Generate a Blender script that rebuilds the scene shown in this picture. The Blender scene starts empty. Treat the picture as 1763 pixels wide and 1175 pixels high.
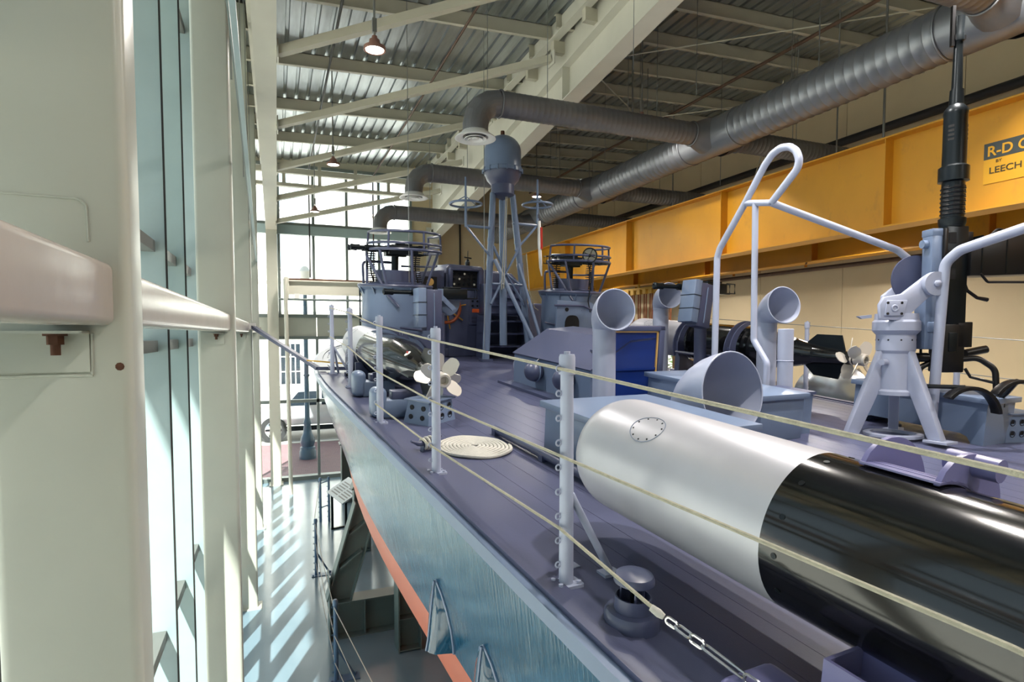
import bpy, bmesh, math, random
from mathutils import Matrix, Vector, Euler
R = math.radians
PI = math.pi
random.seed(7)
scene = bpy.context.scene
COL = scene.collection

# ------------------------------------------------------------------ camera
cam_d = bpy.data.cameras.new('camera')
cam_d.sensor_width = 36.0
cam_d.lens = 1010.0 / 1763.0 * 36.0
cam_d.shift_y = 0.0218
cam_d.clip_start = 0.05
cam_d.clip_end = 300
cam = bpy.data.objects.new('camera', cam_d)
COL.objects.link(cam)
cam.location = (0, 0, 4.6)
cam.rotation_euler = (R(90 - 2.891), 0, R(-21.898))
scene.camera = cam

# ------------------------------------------------------------------ sky, sun, exposure
world = bpy.data.worlds.new('sky')
scene.world = world
world.use_nodes = True
wn = world.node_tree
wn.nodes.clear()
w_out = wn.nodes.new('ShaderNodeOutputWorld')
w_bg = wn.nodes.new('ShaderNodeBackground')
w_bg.inputs['Color'].default_value = (0.74, 0.88, 1.0, 1)
w_bg.inputs['Strength'].default_value = 1.6
wn.links.new(w_bg.outputs[0], w_out.inputs[0])

sun_d = bpy.data.lights.new('sun', 'SUN')
sun_d.energy = 36.0
sun_d.angle = R(0.6)
sun_d.color = (1.0, 0.96, 0.88)
sun = bpy.data.objects.new('sun', sun_d)
COL.objects.link(sun)
sun.location = (-20, -30, 40)
sun.rotation_euler = Vector((0.38, 0.925, -1.12)).to_track_quat('-Z', 'Y').to_euler()

vs = scene.view_settings
vs.view_transform = 'Standard'
vs.look = 'None'
vs.gamma = 1.0
vs.exposure = -0.34
vs.use_curve_mapping = False

# ------------------------------------------------------------------ materials
def lin(c):
    c = c / 255.0
    return c / 12.92 if c <= 0.04045 else ((c + 0.055) / 1.055) ** 2.4

def srgb(r, g, b):
    return (lin(r), lin(g), lin(b), 1.0)

def mat(name, col, rough=0.5, metal=0.0, var=0.0, scale=4.0, bump=0.0, bscale=40.0, stretch=None,
        emit=None, estr=0.0, spec=0.5, coat=0.0, dirt=None, dirt_amt=0.0):
    """Principled material: base colour with noise variation, optional worn second colour and bump."""
    m = bpy.data.materials.new(name)
    m.use_nodes = True
    nt = m.node_tree
    b = nt.nodes['Principled BSDF']
    c = srgb(*col)
    b.inputs['Base Color'].default_value = c
    b.inputs['Roughness'].default_value = rough
    b.inputs['Metallic'].default_value = metal
    b.inputs['Specular IOR Level'].default_value = spec
    b.inputs['Coat Weight'].default_value = coat
    b.inputs['Coat Roughness'].default_value = 0.08
    if emit:
        b.inputs['Emission Color'].default_value = srgb(*emit)
        b.inputs['Emission Strength'].default_value = estr
    tc = None
    def coord():
        nonlocal tc
        if tc is None:
            t = nt.nodes.new('ShaderNodeTexCoord')
            mp = nt.nodes.new('ShaderNodeMapping')
            if stretch:
                mp.inputs['Scale'].default_value = stretch
            nt.links.new(t.outputs['Object'], mp.inputs['Vector'])
            tc = mp.outputs['Vector']
        return tc
    src = None
    if var > 0:
        n = nt.nodes.new('ShaderNodeTexNoise')
        n.inputs['Scale'].default_value = scale
        n.inputs['Detail'].default_value = 5
        nt.links.new(coord(), n.inputs['Vector'])
        r = nt.nodes.new('ShaderNodeValToRGB')
        r.color_ramp.elements[0].position = 0.3
        r.color_ramp.elements[1].position = 0.7
        lo = [max(0, x * (1 - var)) for x in c[:3]] + [1]
        hi = [min(1, x * (1 + var)) for x in c[:3]] + [1]
        r.color_ramp.elements[0].color = lo
        r.color_ramp.elements[1].color = hi
        nt.links.new(n.outputs['Fac'], r.inputs['Fac'])
        src = r.outputs['Color']
        # roughness breakup
        mr = nt.nodes.new('ShaderNodeMapRange')
        mr.inputs['To Min'].default_value = max(0.02, rough * 0.95)
        mr.inputs['To Max'].default_value = min(1, rough * 1.05)
        nt.links.new(n.outputs['Fac'], mr.inputs['Value'])
        nt.links.new(mr.outputs[0], b.inputs['Roughness'])
    if dirt and dirt_amt > 0:
        n2 = nt.nodes.new('ShaderNodeTexNoise')
        n2.inputs['Scale'].default_value = scale * 2.3
        n2.inputs['Detail'].default_value = 8
        n2.inputs['Roughness'].default_value = 0.7
        nt.links.new(coord(), n2.inputs['Vector'])
        r2 = nt.nodes.new('ShaderNodeValToRGB')
        r2.color_ramp.elements[0].position = 0.62 - 0.1 * dirt_amt
        r2.color_ramp.elements[1].position = 0.78
        nt.links.new(n2.outputs['Fac'], r2.inputs['Fac'])
        mx = nt.nodes.new('ShaderNodeMix')
        mx.data_type = 'RGBA'
        mx.inputs[7].default_value = srgb(*dirt)
        if src is not None:
            nt.links.new(src, mx.inputs[6])
        else:
            mx.inputs[6].default_value = c
        ml = nt.nodes.new('ShaderNodeMath'); ml.operation = 'MULTIPLY'
        ml.inputs[1].default_value = min(1, dirt_amt)
        nt.links.new(r2.outputs['Color'], ml.inputs[0])
        nt.links.new(ml.outputs[0], mx.inputs[0])
        src = mx.outputs[2]
    if src is not None:
        nt.links.new(src, b.inputs['Base Color'])
    if bump > 0:
        n3 = nt.nodes.new('ShaderNodeTexNoise')
        n3.inputs['Scale'].default_value = bscale
        n3.inputs['Detail'].default_value = 3
        nt.links.new(coord(), n3.inputs['Vector'])
        bp = nt.nodes.new('ShaderNodeBump')
        bp.inputs['Strength'].default_value = bump
        bp.inputs['Distance'].default_value = 0.01
        nt.links.new(n3.outputs['Fac'], bp.inputs['Height'])
        nt.links.new(bp.outputs[0], b.inputs['Normal'])
    return m

def glass_mat(name, tint=(0.93, 0.97, 0.97), refl=0.08):
    m = bpy.data.materials.new(name)
    m.use_nodes = True
    nt = m.node_tree
    nt.nodes.clear()
    o = nt.nodes.new('ShaderNodeOutputMaterial')
    t = nt.nodes.new('ShaderNodeBsdfTransparent')
    t.inputs[0].default_value = (*tint, 1)
    g = nt.nodes.new('ShaderNodeBsdfGlossy')
    g.inputs['Roughness'].default_value = 0.02
    lw = nt.nodes.new('ShaderNodeLayerWeight')
    lw.inputs['Blend'].default_value = 0.25
    ml = nt.nodes.new('ShaderNodeMath'); ml.operation = 'MULTIPLY_ADD'
    ml.inputs[1].default_value = 0.5
    ml.inputs[2].default_value = refl * 0.4
    nt.links.new(lw.outputs['Fresnel'], ml.inputs[0])
    mx = nt.nodes.new('ShaderNodeMixShader')
    nt.links.new(ml.outputs[0], mx.inputs[0])
    nt.links.new(t.outputs[0], mx.inputs[1])
    nt.links.new(g.outputs[0], mx.inputs[2])
    nt.links.new(mx.outputs[0], o.inputs[0])
    return m

def brick_mat(name, c1, c2, mortar, scale, bw=0.5, bh=0.25, rough=0.8):
    m = bpy.data.materials.new(name)
    m.use_nodes = True
    nt = m.node_tree
    b = nt.nodes['Principled BSDF']
    b.inputs['Roughness'].default_value = rough
    t = nt.nodes.new('ShaderNodeTexCoord')
    k = nt.nodes.new('ShaderNodeTexBrick')
    k.inputs['Color1'].default_value = srgb(*c1)
    k.inputs['Color2'].default_value = srgb(*c2)
    k.inputs['Mortar'].default_value = srgb(*mortar)
    k.inputs['Scale'].default_value = scale
    k.inputs['Brick Width'].default_value = bw
    k.inputs['Row Height'].default_value = bh
    k.inputs['Mortar Size'].default_value = 0.015
    nt.links.new(t.outputs['Object'], k.inputs['Vector'])
    nt.links.new(k.outputs['Color'], b.inputs['Base Color'])
    return m

M = {}
M['paint'] = mat('pale green steel paint', (182, 185, 174), 0.32, var=0.03, scale=3, bump=0.10, bscale=14)
M['girt'] = mat('reflection tinted girt paint', (174, 164, 156), 0.22, var=0.05, scale=4, bump=0.05, bscale=20)  # brownish reflection on the tubes is put into this darker base colour
M['paint2'] = mat('cream steel paint', (200, 198, 184), 0.45, var=0.03, scale=3)
M['mull'] = mat('sky tinted mullion', (156, 176, 178), 0.35, 0.0, var=0.03)  # blue of the sky light on the fins is put into this colour
M['mulldark'] = mat('grey window frame', (120, 130, 128), 0.4, 0.2, var=0.04)
M['rubber'] = mat('black gasket', (28, 26, 24), 0.6)
M['rust'] = mat('rusty steel', (92, 60, 44), 0.8, 0.3, var=0.25, scale=20)
M['zinc'] = mat('galvanised deck', (186, 192, 194), 0.3, 0.9, var=0.16, scale=2.2, stretch=(5, .6, 5))
M['purlin'] = mat('cream purlin paint', (190, 186, 168), 0.5, var=0.03)
M['floor'] = mat('pale blue epoxy floor', (116, 138, 150), 0.2, var=0.07, scale=1.2, bump=0.03, bscale=60, coat=0.15)
M['cream'] = mat('cream wall panel', (208, 190, 154), 0.7, var=0.03, scale=2, bump=0.02)
M['duct'] = mat('galvanised spiral duct', (138, 140, 144), 0.42, 0.7, var=0.07, scale=3)
M['ductdark'] = mat('dull duct paint', (112, 112, 114), 0.42, 0.5, var=0.07, scale=3)
M['white'] = mat('white enamel', (225, 225, 222), 0.35)
M['lampshell'] = mat('brown lamp shell', (150, 112, 100), 0.4, 0.4)
M['glow'] = mat('lamp lens', (255, 250, 240), 0.3, emit=(255, 244, 228), estr=14.0)
M['conduit'] = mat('galvanised conduit', (150, 153, 152), 0.35, 0.8)
M['blackpipe'] = mat('black pipe paint', (38, 36, 36), 0.5)
M['brownpipe'] = mat('brown sprinkler pipe', (88, 66, 52), 0.55, 0.2, var=0.15, scale=8)
M['yellow'] = mat('crane yellow paint', (206, 146, 34), 0.42, var=0.08, scale=1.6, dirt=(150, 112, 50), dirt_amt=0.55, stretch=(1, 1, .6))
M['orange'] = mat('crane orange paint', (186, 112, 22), 0.5, var=0.12, scale=3)
M['signgrey'] = mat('sign slate band', (58, 64, 62), 0.5)
M['signink'] = mat('sign dark ink', (62, 52, 26), 0.5)
M['signyel'] = mat('sign yellow', (212, 156, 30), 0.45)
M['pgrey'] = mat('boat light grey paint', (156, 163, 184), 0.32, var=0.03, scale=5, bump=0.015, bscale=25)
M['bgrey'] = mat('boat blue grey paint', (102, 118, 144), 0.32, var=0.03, scale=4, bump=0.015, bscale=25)
M['dgrey'] = mat('boat slate grey paint', (66, 72, 98), 0.34, var=0.04, scale=4, bump=0.015, bscale=25)
M['navy'] = mat('navy door paint', (22, 44, 108), 0.25, var=0.05)
M['deck'] = mat('deck slate purple paint', (72, 76, 102), 0.34, var=0.08, scale=2.4, stretch=(3, .5, 1), bump=0.08, bscale=90)
M['deckseam'] = mat('deck seam', (54, 56, 78), 0.6)
M['hull'] = mat('hull teal blue gloss', (5, 66, 94), 0.08, var=0.05, scale=2, coat=0.15, spec=0.6, bump=0.3, bscale=2.0, stretch=(1, 26, .8))
M['red'] = mat('antifouling red', (186, 98, 70), 0.4, var=0.05)
M['silver'] = mat('torpedo silver paint', (176, 177, 184), 0.38, 0.35, var=0.03, scale=6)
M['black'] = mat('torpedo gloss black', (10, 11, 12), 0.13, 0.0, var=0.1, scale=5, coat=0.25, bump=0.006, bscale=4)
M['gunmetal'] = mat('gun metal', (26, 32, 36), 0.32, 0.6, var=0.1)
M['gunblack'] = mat('satin black', (20, 20, 22), 0.35, 0.3)
M['chrome'] = mat('bright steel', (190, 192, 195), 0.2, 0.9)
M['prop'] = mat('propeller pale metal', (200, 196, 188), 0.35, 0.5)
M['rope'] = mat('natural rope', (158, 154, 136), 0.85, var=0.1, scale=40, bump=0.4, bscale=180)
M['ropewhite'] = mat('white coil rope', (182, 180, 172), 0.85, var=0.06, scale=40, bump=0.4, bscale=200)
M['wood'] = mat('varnished wheel wood', (150, 70, 24), 0.3, var=0.15, scale=9, coat=0.4)
M['brass'] = mat('brass', (190, 140, 60), 0.3, 0.8)
M['cradle'] = mat('cradle grey green paint', (92, 106, 104), 0.45, var=0.08, scale=3)
M['postblue'] = mat('barrier blue paint', (84, 112, 142), 0.35, var=0.04)
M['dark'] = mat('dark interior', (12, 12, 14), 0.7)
M['redpaint'] = mat('red paint', (176, 34, 24), 0.4)
M['orangeplate'] = mat('orange plate', (222, 96, 40), 0.5)
M['tan'] = mat('tan plate', (214, 170, 96), 0.5)
M['strap'] = mat('rust strap', (134, 74, 40), 0.7, var=0.15, scale=12)
M['strapyel'] = mat('yellow webbing', (190, 150, 60), 0.7)
M['dial'] = mat('gauge face', (225, 220, 200), 0.4)
M['glass'] = glass_mat('clear glazing')
M['bronze'] = mat('bronze transom', (112, 114, 110), 0.4, 0.2)
M['lens'] = mat('lamp glass', (170, 180, 185), 0.08, 0.7)
M['facade'] = mat('white stucco', (236, 234, 228), 0.8, var=0.03)
M['facadewin'] = mat('facade window blue', (142, 158, 172), 0.3)
M['darkpane'] = mat('dark window pane', (34, 42, 50), 0.12)
M['brickwalk'] = brick_mat('brick pavement', (112, 78, 82), (98, 68, 74), (128, 108, 108), 4.0)
M['concrete'] = mat('concrete', (188, 184, 176), 0.85, var=0.06, scale=3)
M['road'] = mat('asphalt', (150, 148, 146), 0.9, var=0.06)
M['truck'] = mat('silver truck paint', (205, 208, 212), 0.25, 0.4, coat=0.5)
M['tyre'] = mat('tyre rubber', (30, 30, 32), 0.8)
M['tailred'] = mat('tail lamp red', (200, 40, 50), 0.3)
M['teal'] = mat('lamp post paint', (52, 78, 98), 0.4)
M['leaf'] = mat('tree leaf', (110, 150, 90), 0.6, var=0.3, scale=6)
M['bark'] = mat('bark', (96, 78, 60), 0.9)
M['paper'] = mat('sign panel', (150, 160, 168), 0.3, var=0.05)
M['brownwood'] = mat('brown timber', (120, 92, 60), 0.6, var=0.1, scale=8)

# ------------------------------------------------------------------ mesh helpers
def T(x, y, z): return Matrix.Translation((x, y, z))
def RX(a): return Matrix.Rotation(a, 4, 'X')
def RY(a): return Matrix.Rotation(a, 4, 'Y')
def RZ(a): return Matrix.Rotation(a, 4, 'Z')

def align(d):
    """Matrix turning +Z to direction d."""
    d = Vector(d).normalized()
    return d.to_track_quat('Z', 'Y').to_matrix().to_4x4()

class MB:
    def __init__(self):
        self.v = []; self.f = []
    def add(self, vs, fs, X=None):
        o = len(self.v)
        if X is not None:
            vs = [X @ Vector(p) for p in vs]
        self.v += [tuple(p) for p in vs]
        self.f += [tuple(i + o for i in f) for f in fs]
        return self
    def box(self, c, s, X=None):
        x, y, z = c; a, b, d = s[0] / 2, s[1] / 2, s[2] / 2
        vs = [(x - a, y - b, z - d), (x + a, y - b, z - d), (x + a, y + b, z - d), (x - a, y + b, z - d),
              (x - a, y - b, z + d), (x + a, y - b, z + d), (x + a, y + b, z + d), (x - a, y + b, z + d)]
        return self.add(vs, [(0, 3, 2, 1), (4, 5, 6, 7), (0, 1, 5, 4), (1, 2, 6, 5), (2, 3, 7, 6), (3, 0, 4, 7)], X)
    def bb(self, x0, x1, y0, y1, z0, z1, X=None):
        return self.box(((x0 + x1) / 2, (y0 + y1) / 2, (z0 + z1) / 2), (abs(x1 - x0), abs(y1 - y0), abs(z1 - z0)), X)
    def prism(self, poly, h0, h1, X=None):
        """poly in local XY, extruded along Z from h0 to h1."""
        n = len(poly)
        ar = sum(poly[i][0] * poly[(i + 1) % n][1] - poly[(i + 1) % n][0] * poly[i][1] for i in range(n))
        if ar < 0: poly = poly[::-1]
        vs = [(p[0], p[1], h0) for p in poly] + [(p[0], p[1], h1) for p in poly]
        fs = [tuple(range(n))[::-1], tuple(range(n, 2 * n))]
        fs += [(i, (i + 1) % n, n + (i + 1) % n, n + i) for i in range(n)]
        return self.add(vs, fs, X)
    def lathe(self, prof, n=24, X=None, close=False, a0=0, a1=2 * PI):
        """prof: list of (r, z) revolved about Z."""
        full = abs(a1 - a0 - 2 * PI) < 1e-6
        m = n if full else n + 1
        vs = []; fs = []; idx = []
        for (r, z) in prof:
            if r < 1e-6 and full:
                idx.append([len(vs)] * m); vs.append((0, 0, z))
            else:
                row = []
                for i in range(m):
                    a = a0 + (a1 - a0) * i / n
                    row.append(len(vs)); vs.append((r * math.cos(a), r * math.sin(a), z))
                idx.append(row)
        K = len(prof)
        for k in range(K if close else K - 1):
            A, B = idx[k], idx[(k + 1) % K]
            for i in range(n):
                j = (i + 1) % m
                q = [A[i], A[j], B[j], B[i]]
                q2 = []
                for t in q:
                    if t not in q2: q2.append(t)
                if len(q2) > 2: fs.append(tuple(q2))
        return self.add(vs, fs, X)
    def cyl(self, p0, p1, r, n=16, r1=None, X=None):
        p0 = Vector(p0); p1 = Vector(p1); L = (p1 - p0).length
        if r1 is None: r1 = r
        Y = T(*p0) @ align(p1 - p0)
        if X is not None: Y = X @ Y
        return self.lathe([(0, 0), (r, 0), (r1, L), (0, L)], n, Y)
    def sphere(self, c, r, n=16, k=10, sz=1.0, X=None):
        pr = [(r * math.sin(PI * i / k), -r * sz * math.cos(PI * i / k)) for i in range(k + 1)]
        pr[0] = (0, -r * sz); pr[-1] = (0, r * sz)
        Y = T(*c)
        if X is not None: Y = X @ Y
        return self.lathe(pr, n, Y)
    def tube(self, path, r, n=10, closed=False, X=None, caps=True):
        pts = [Vector(p) for p in path]
        N = len(pts)
        rs = r if isinstance(r, (list, tuple)) else [r] * N
        tang = []
        for i in range(N):
            if closed: d = pts[(i + 1) % N] - pts[i - 1]
            elif i == 0: d = pts[1] - pts[0]
            elif i == N - 1: d = pts[-1] - pts[-2]
            else: d = (pts[i + 1] - pts[i]).normalized() + (pts[i] - pts[i - 1]).normalized()
            tang.append(d.normalized() if d.length > 1e-9 else Vector((0, 0, 1)))
        ref = Vector((0, 0, 1)) if abs(tang[0].z) < 0.9 else Vector((1, 0, 0))
        nrm = (ref - tang[0] * ref.dot(tang[0])).normalized()
        vs = []
        for i in range(N):
            nrm = (nrm - tang[i] * nrm.dot(tang[i]))
            nrm = nrm.normalized() if nrm.length > 1e-6 else tang[i].orthogonal().normalized()
            bn = tang[i].cross(nrm)
            for k in range(n):
                a = 2 * PI * k / n
                vs.append(pts[i] + (nrm * math.cos(a) + bn * math.sin(a)) * rs[i])
        fs = []
        for i in range(N if closed else N - 1):
            a, b = i * n, ((i + 1) % N) * n
            for k in range(n):
                fs.append((a + k, a + (k + 1) % n, b + (k + 1) % n, b + k))
        if caps and not closed:
            fs.append(tuple(range(n))[::-1]); fs.append(tuple(range((N - 1) * n, N * n)))
        return self.add(vs, fs, X)
    def torus(self, R0, r, n=32, k=10, X=None):
        return self.lathe([(R0 + r * math.cos(2 * PI * i / k), r * math.sin(2 * PI * i / k)) for i in range(k)], n, X, close=True)
    def bar(self, p0, p1, a, b, X=None, roll=0.0):
        """rectangular bar of section a x b between two points."""
        p0 = Vector(p0); p1 = Vector(p1); L = (p1 - p0).length
        Y = T(*p0) @ align(p1 - p0) @ RZ(roll)
        if X is not None: Y = X @ Y
        return self.bb(-a / 2, a / 2, -b / 2, b / 2, 0, L, Y)
    def mesh(self, name, m, bevel=0.0, segs=2, angle=38, flat=False):
        me = bpy.data.meshes.new(name)
        me.from_pydata(self.v, [], self.f)
        bm = bmesh.new(); bm.from_mesh(me)
        bmesh.ops.recalc_face_normals(bm, faces=bm.faces)
        if bevel > 0:
            es = [e for e in bm.edges if len(e.link_faces) == 2 and e.calc_face_angle(0) > R(40)]
            bmesh.ops.bevel(bm, geom=es, offset=bevel, segments=segs, affect='EDGES', profile=0.5, clamp_overlap=True)
        bm.to_mesh(me); bm.free()
        if not flat:
            me.polygons.foreach_set('use_smooth', [True] * len(me.polygons))
            me.set_sharp_from_angle(angle=R(angle))
        me.materials.append(m)
        me.update()
        return me
    def build(self, name, m, parent=None, bevel=0.0, segs=2, angle=38, flat=False, label=None):
        o = bpy.data.objects.new(name, self.mesh(name, m, bevel, segs, angle, flat))
        COL.objects.link(o)
        if parent is not None: o.parent = parent
        if label: o['label'] = label
        return o

def tag(o, label, cat, group=None):
    o['label'] = label; o['category'] = cat
    if group: o['group'] = group
    return o

def thing(name, label, cat, X=None, group=None):
    o = bpy.data.objects.new(name, None)
    COL.objects.link(o)
    o.empty_display_size = 0.1
    if X is not None: o.matrix_world = X
    return tag(o, label, cat, group)

def struct(o):
    o['kind'] = 'structure'
    return o

def copy_tree(o, X=None, label=None, parent=None):
    c = o.copy(); COL.objects.link(c)
    if parent is not None:
        c.parent = parent
    if X is not None:
        c.matrix_world = X
    if label: c['label'] = label
    for ch in list(o.children):
        copy_tree(ch, parent=c)
    return c

def fillet(pts, rad, k=6):
    """round the corners of a polyline."""
    P = [Vector(p) for p in pts]
    out = [P[0]]
    for i in range(1, len(P) - 1):
        a = (P[i - 1] - P[i]); b = (P[i + 1] - P[i])
        la, lb = a.length, b.length
        a.normalize(); b.normalize()
        ang = a.angle(b)
        if ang > PI - 0.05:
            out.append(P[i]); continue
        d = min(rad / math.tan(ang / 2), la * 0.49, lb * 0.49)
        p0 = P[i] + a * d; p1 = P[i] + b * d
        for j in range(k + 1):
            t = j / k
            out.append(p0.lerp(P[i], t).lerp(P[i].lerp(p1, t), t))
    out.append(P[-1])
    return out

def piece(name, m, parent, *boxes, bevel=0.0):
    b = MB()
    for c in boxes: b.bb(*c)
    return b.build(name, m, parent, bevel)

# ================================================================== THE HALL
XL, XR, YF, YB = -1.12, 11.3, 19.5, -7.0           # glass line left, right wall, far wall, wall behind
COLY = [-2.48, 1.85, 6.18, 10.51, 14.84]
def roof_z(x): return 9.9 + 0.04 * x

fl = struct(MB().bb(-1.3, 11.6, YB, YF + .15, -.2, 0).build('floor', M['floor']))
g = struct(MB().bb(-60, 70, YF + .15, 26.4, -.25, -.03).build('sidewalk_ground', M['brickwalk'], flat=True))
g.name = 'trim_1'
g = struct(MB().bb(-60, 70, 26.4, 120, -.3, -.12).build('trim_2', M['road'], flat=True))
g = struct(MB().bb(-60, -1.3, -60, YF + .15, -.3, -.06).build('trim_3', M['concrete'], flat=True))
g = struct(MB().bb(11.6, 70, -60, YF + .15, -.3, -.06).build('trim_4', M['concrete'], flat=True))
struct(MB().bb(-60, 70, 26.2, 26.42, -.3, -.0).build('trim_5', M['concrete'], flat=True))
# pavement joint strip along the glass
struct(MB().bb(-60, 70, YF + .15, YF + .75, -.2, -.02).build('trim_6', M['concrete'], flat=True))

# corrugated roof deck
b = MB()
x = -1.6; prof = []
pitch = .24
while x < 11.8:
    z = roof_z(x)
    prof += [(x, z), (x + .165, z), (x + .18, z + .055), (x + .225, z + .055)]
    x += pitch
vs = []; fs = []
for (px, pz) in prof:
    vs += [(px, YB - .3, pz), (px, YF + .3, pz)]
for i in range(len(prof) - 1):
    fs.append((2 * i, 2 * i + 1, 2 * i + 3, 2 * i + 2))
b.add(vs, fs)
ceil = struct(b.build('ceiling', M['zinc'], flat=True))
MB().bb(-1.8, 12, YB - .4, YF + .4, 10.5, 10.6).build('roof_slab', M['concrete'], ceil, flat=True)

def purlin(y, x0, x1, depth=.27, m='purlin', flw=.075):
    b = MB()
    z0, z1 = roof_z(x0), roof_z(x1)
    for (ya, yb, da, db) in [(y - .004, y + .004, depth, 0), (y - flw, y + .004, depth, depth - .012), (y - .004, y + flw, .012, 0.002)]:
        vs = [(x0, ya, z0 - da), (x1, ya, z1 - da), (x1, yb, z1 - da), (x0, yb, z0 - da),
              (x0, ya, z0 - db), (x1, ya, z1 - db), (x1, yb, z1 - db), (x0, yb, z0 - db)]
        b.add(vs, [(0, 3, 2, 1), (4, 5, 6, 7), (0, 1, 5, 4), (1, 2, 6, 5), (2, 3, 7, 6), (3, 0, 4, 7)])
    return b.build('purlin', M[m], ceil, flat=True)
for k in range(-1, 5):
    purlin(7.35 + 2.36 * k, -1.2, 4.72, .27)
for k in range(-3, 11):
    purlin(7.0 + 1.15 * k, 4.55, 11.3, .27, 'purlin2' if 'purlin2' in M else 'purlin')
for k in range(-1, 10):
    y = 6.17 + 1.18 * k
    if k % 2 == 0: purlin(y, -1.2, -.12, .27)
# clerestory band between window head and roof on the far wall
# ------------------------------------------------------------------ tapered portal frames (rafters run toward the far wall)
def frame_rafter(X, label, full=True):
    t = thing('portal_frame', label, 'steel frame', T(X, YF - .4, 0))
    zb = lambda Y: 8.83 - .1 * (Y - 7.5)
    y0, y1 = -1.0, YF - .3
    def sl(za, zb_, xa, xb, name):
        b = MB()
        oy = YF - .4
        vs = []
        for Y in (y0, y1):
            vs += [(xa, Y - oy, zb(Y) + za), (xb, Y - oy, zb(Y) + za), (xb, Y - oy, zb(Y) + zb_), (xa, Y - oy, zb(Y) + zb_)]
        b.add(vs, [(0, 1, 2, 3), (7, 6, 5, 4), (0, 4, 5, 1), (1, 5, 6, 2), (2, 6, 7, 3), (3, 7, 4, 0)])
        return b.build(name, M['paint2'], t, flat=True)
    sl(0, .025, -.155, .155, 'bottom_flange')
    sl(.025, .59, -.01, .01, 'web')
    sl(.59, .615, -.155, .155, 'top_flange')
    # column standing against the far wall
    b = MB().bb(-.155, .155, -.16, -.135, 0, zb(YF) + .2).bb(-.155, .155, .2, .225, 0, zb(YF) + .5).bb(-.01, .01, -.14, .2, 0, zb(YF) + .4)
    b.build('column', M['paint2'], t, flat=True)
    MB().bb(-.2, .2, -.22, .28, 0, .03).build('base_plate', M['paint2'], t)
    for Y in (9.35, 14.2, 4.4):
        b = MB()
        o = Y - (YF - .4)
        b.bb(-.15, .15, o, o + .014, zb(Y) + .02, zb(Y) + .6)
        b.build('stiffener', M['paint2'], t, flat=True)
    # roof beam above with packing stubs
    b = MB().bb(-.26, -.10, y0 - YF, -.1, roof_z(X) - .31, roof_z(X) - .29).bb(-.19, -.17, y0 - YF, -.1, roof_z(X) - .29, roof_z(X) - .02)
    b.build('roof_beam', M['paint2'], t, flat=True)
    return t
pf2 = frame_rafter(4.85, 'long sloping white steel rafter crossing the roof beside the hanging ducts')
pf1 = frame_rafter(-.07, 'white steel rafter running overhead along the glazed left wall')
# infill plate and packing stubs between rafter and roof on the middle frame
b = MB()
zb = lambda Y: 8.83 - .1 * (Y - 7.5)
oy = YF - .4
for (ya, yb) in [(2, YF - .35)]:
    vs = [(.02, ya - oy, zb(ya) + .6), (.02, yb - oy, zb(yb) + .6), (.02, yb - oy, roof_z(4.85)), (.02, ya - oy, roof_z(4.85)),
          (.035, ya - oy, zb(ya) + .6), (.035, yb - oy, zb(yb) + .6), (.035, yb - oy, roof_z(4.85)), (.035, ya - oy, roof_z(4.85))]
    b.add(vs, [(0, 3, 2, 1), (4, 5, 6, 7), (0, 1, 5, 4), (1, 2, 6, 5), (2, 3, 7, 6), (3, 0, 4, 7)])
b.build('infill_plate', M['paint2'], pf2, flat=True)
for k in range(12):
    Y = 6.2 + 1.15 * k
    if Y > 18.8: break
    zt = roof_z(4.85) - .31
    MB().bb(-.2, .02, Y - oy - .06, Y - oy + .06, zt - .2, zt).build('packing_stub', M['purlin'], pf2, flat=True)

# bracing struts from the left rafter up to the middle one
STR = [((.10, 9.3, 8.66), (4.62, 7.35, 9.85)), ((.10, 11.75, 8.42), (4.62, 9.62, 9.46)), ((.09, 13.9, 8.2), (4.62, 12.8, 9.47)),
       ((.08, 16.0, 7.99), (4.62, 15.0, 9.1)), ((.06, 18.1, 7.78), (4.62, 17.2, 8.85))]
nm = ['nearest the camera, crossing above the lit lamp', 'second from the camera', 'third from the camera', 'fourth from the camera', 'furthest from the camera by the tall window']
for (p, q), n_ in zip(STR, nm):
    p0 = Vector(p)
    t = thing('roof_brace', 'sloping cream square-tube roof brace, ' + n_, 'brace', T(*p0))
    d = Vector(q) - p0
    MB().bar((0, 0, 0), d, .12, .12).build('tube', M['purlin'], t)
    e = MB().box((0, 0, 0), (.02, .26, .26)).build('end_plate', M['paint2'], t)
    e2 = MB().box(tuple(d), (.02, .26, .24)).build('end_plate', M['paint2'], t)

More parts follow.
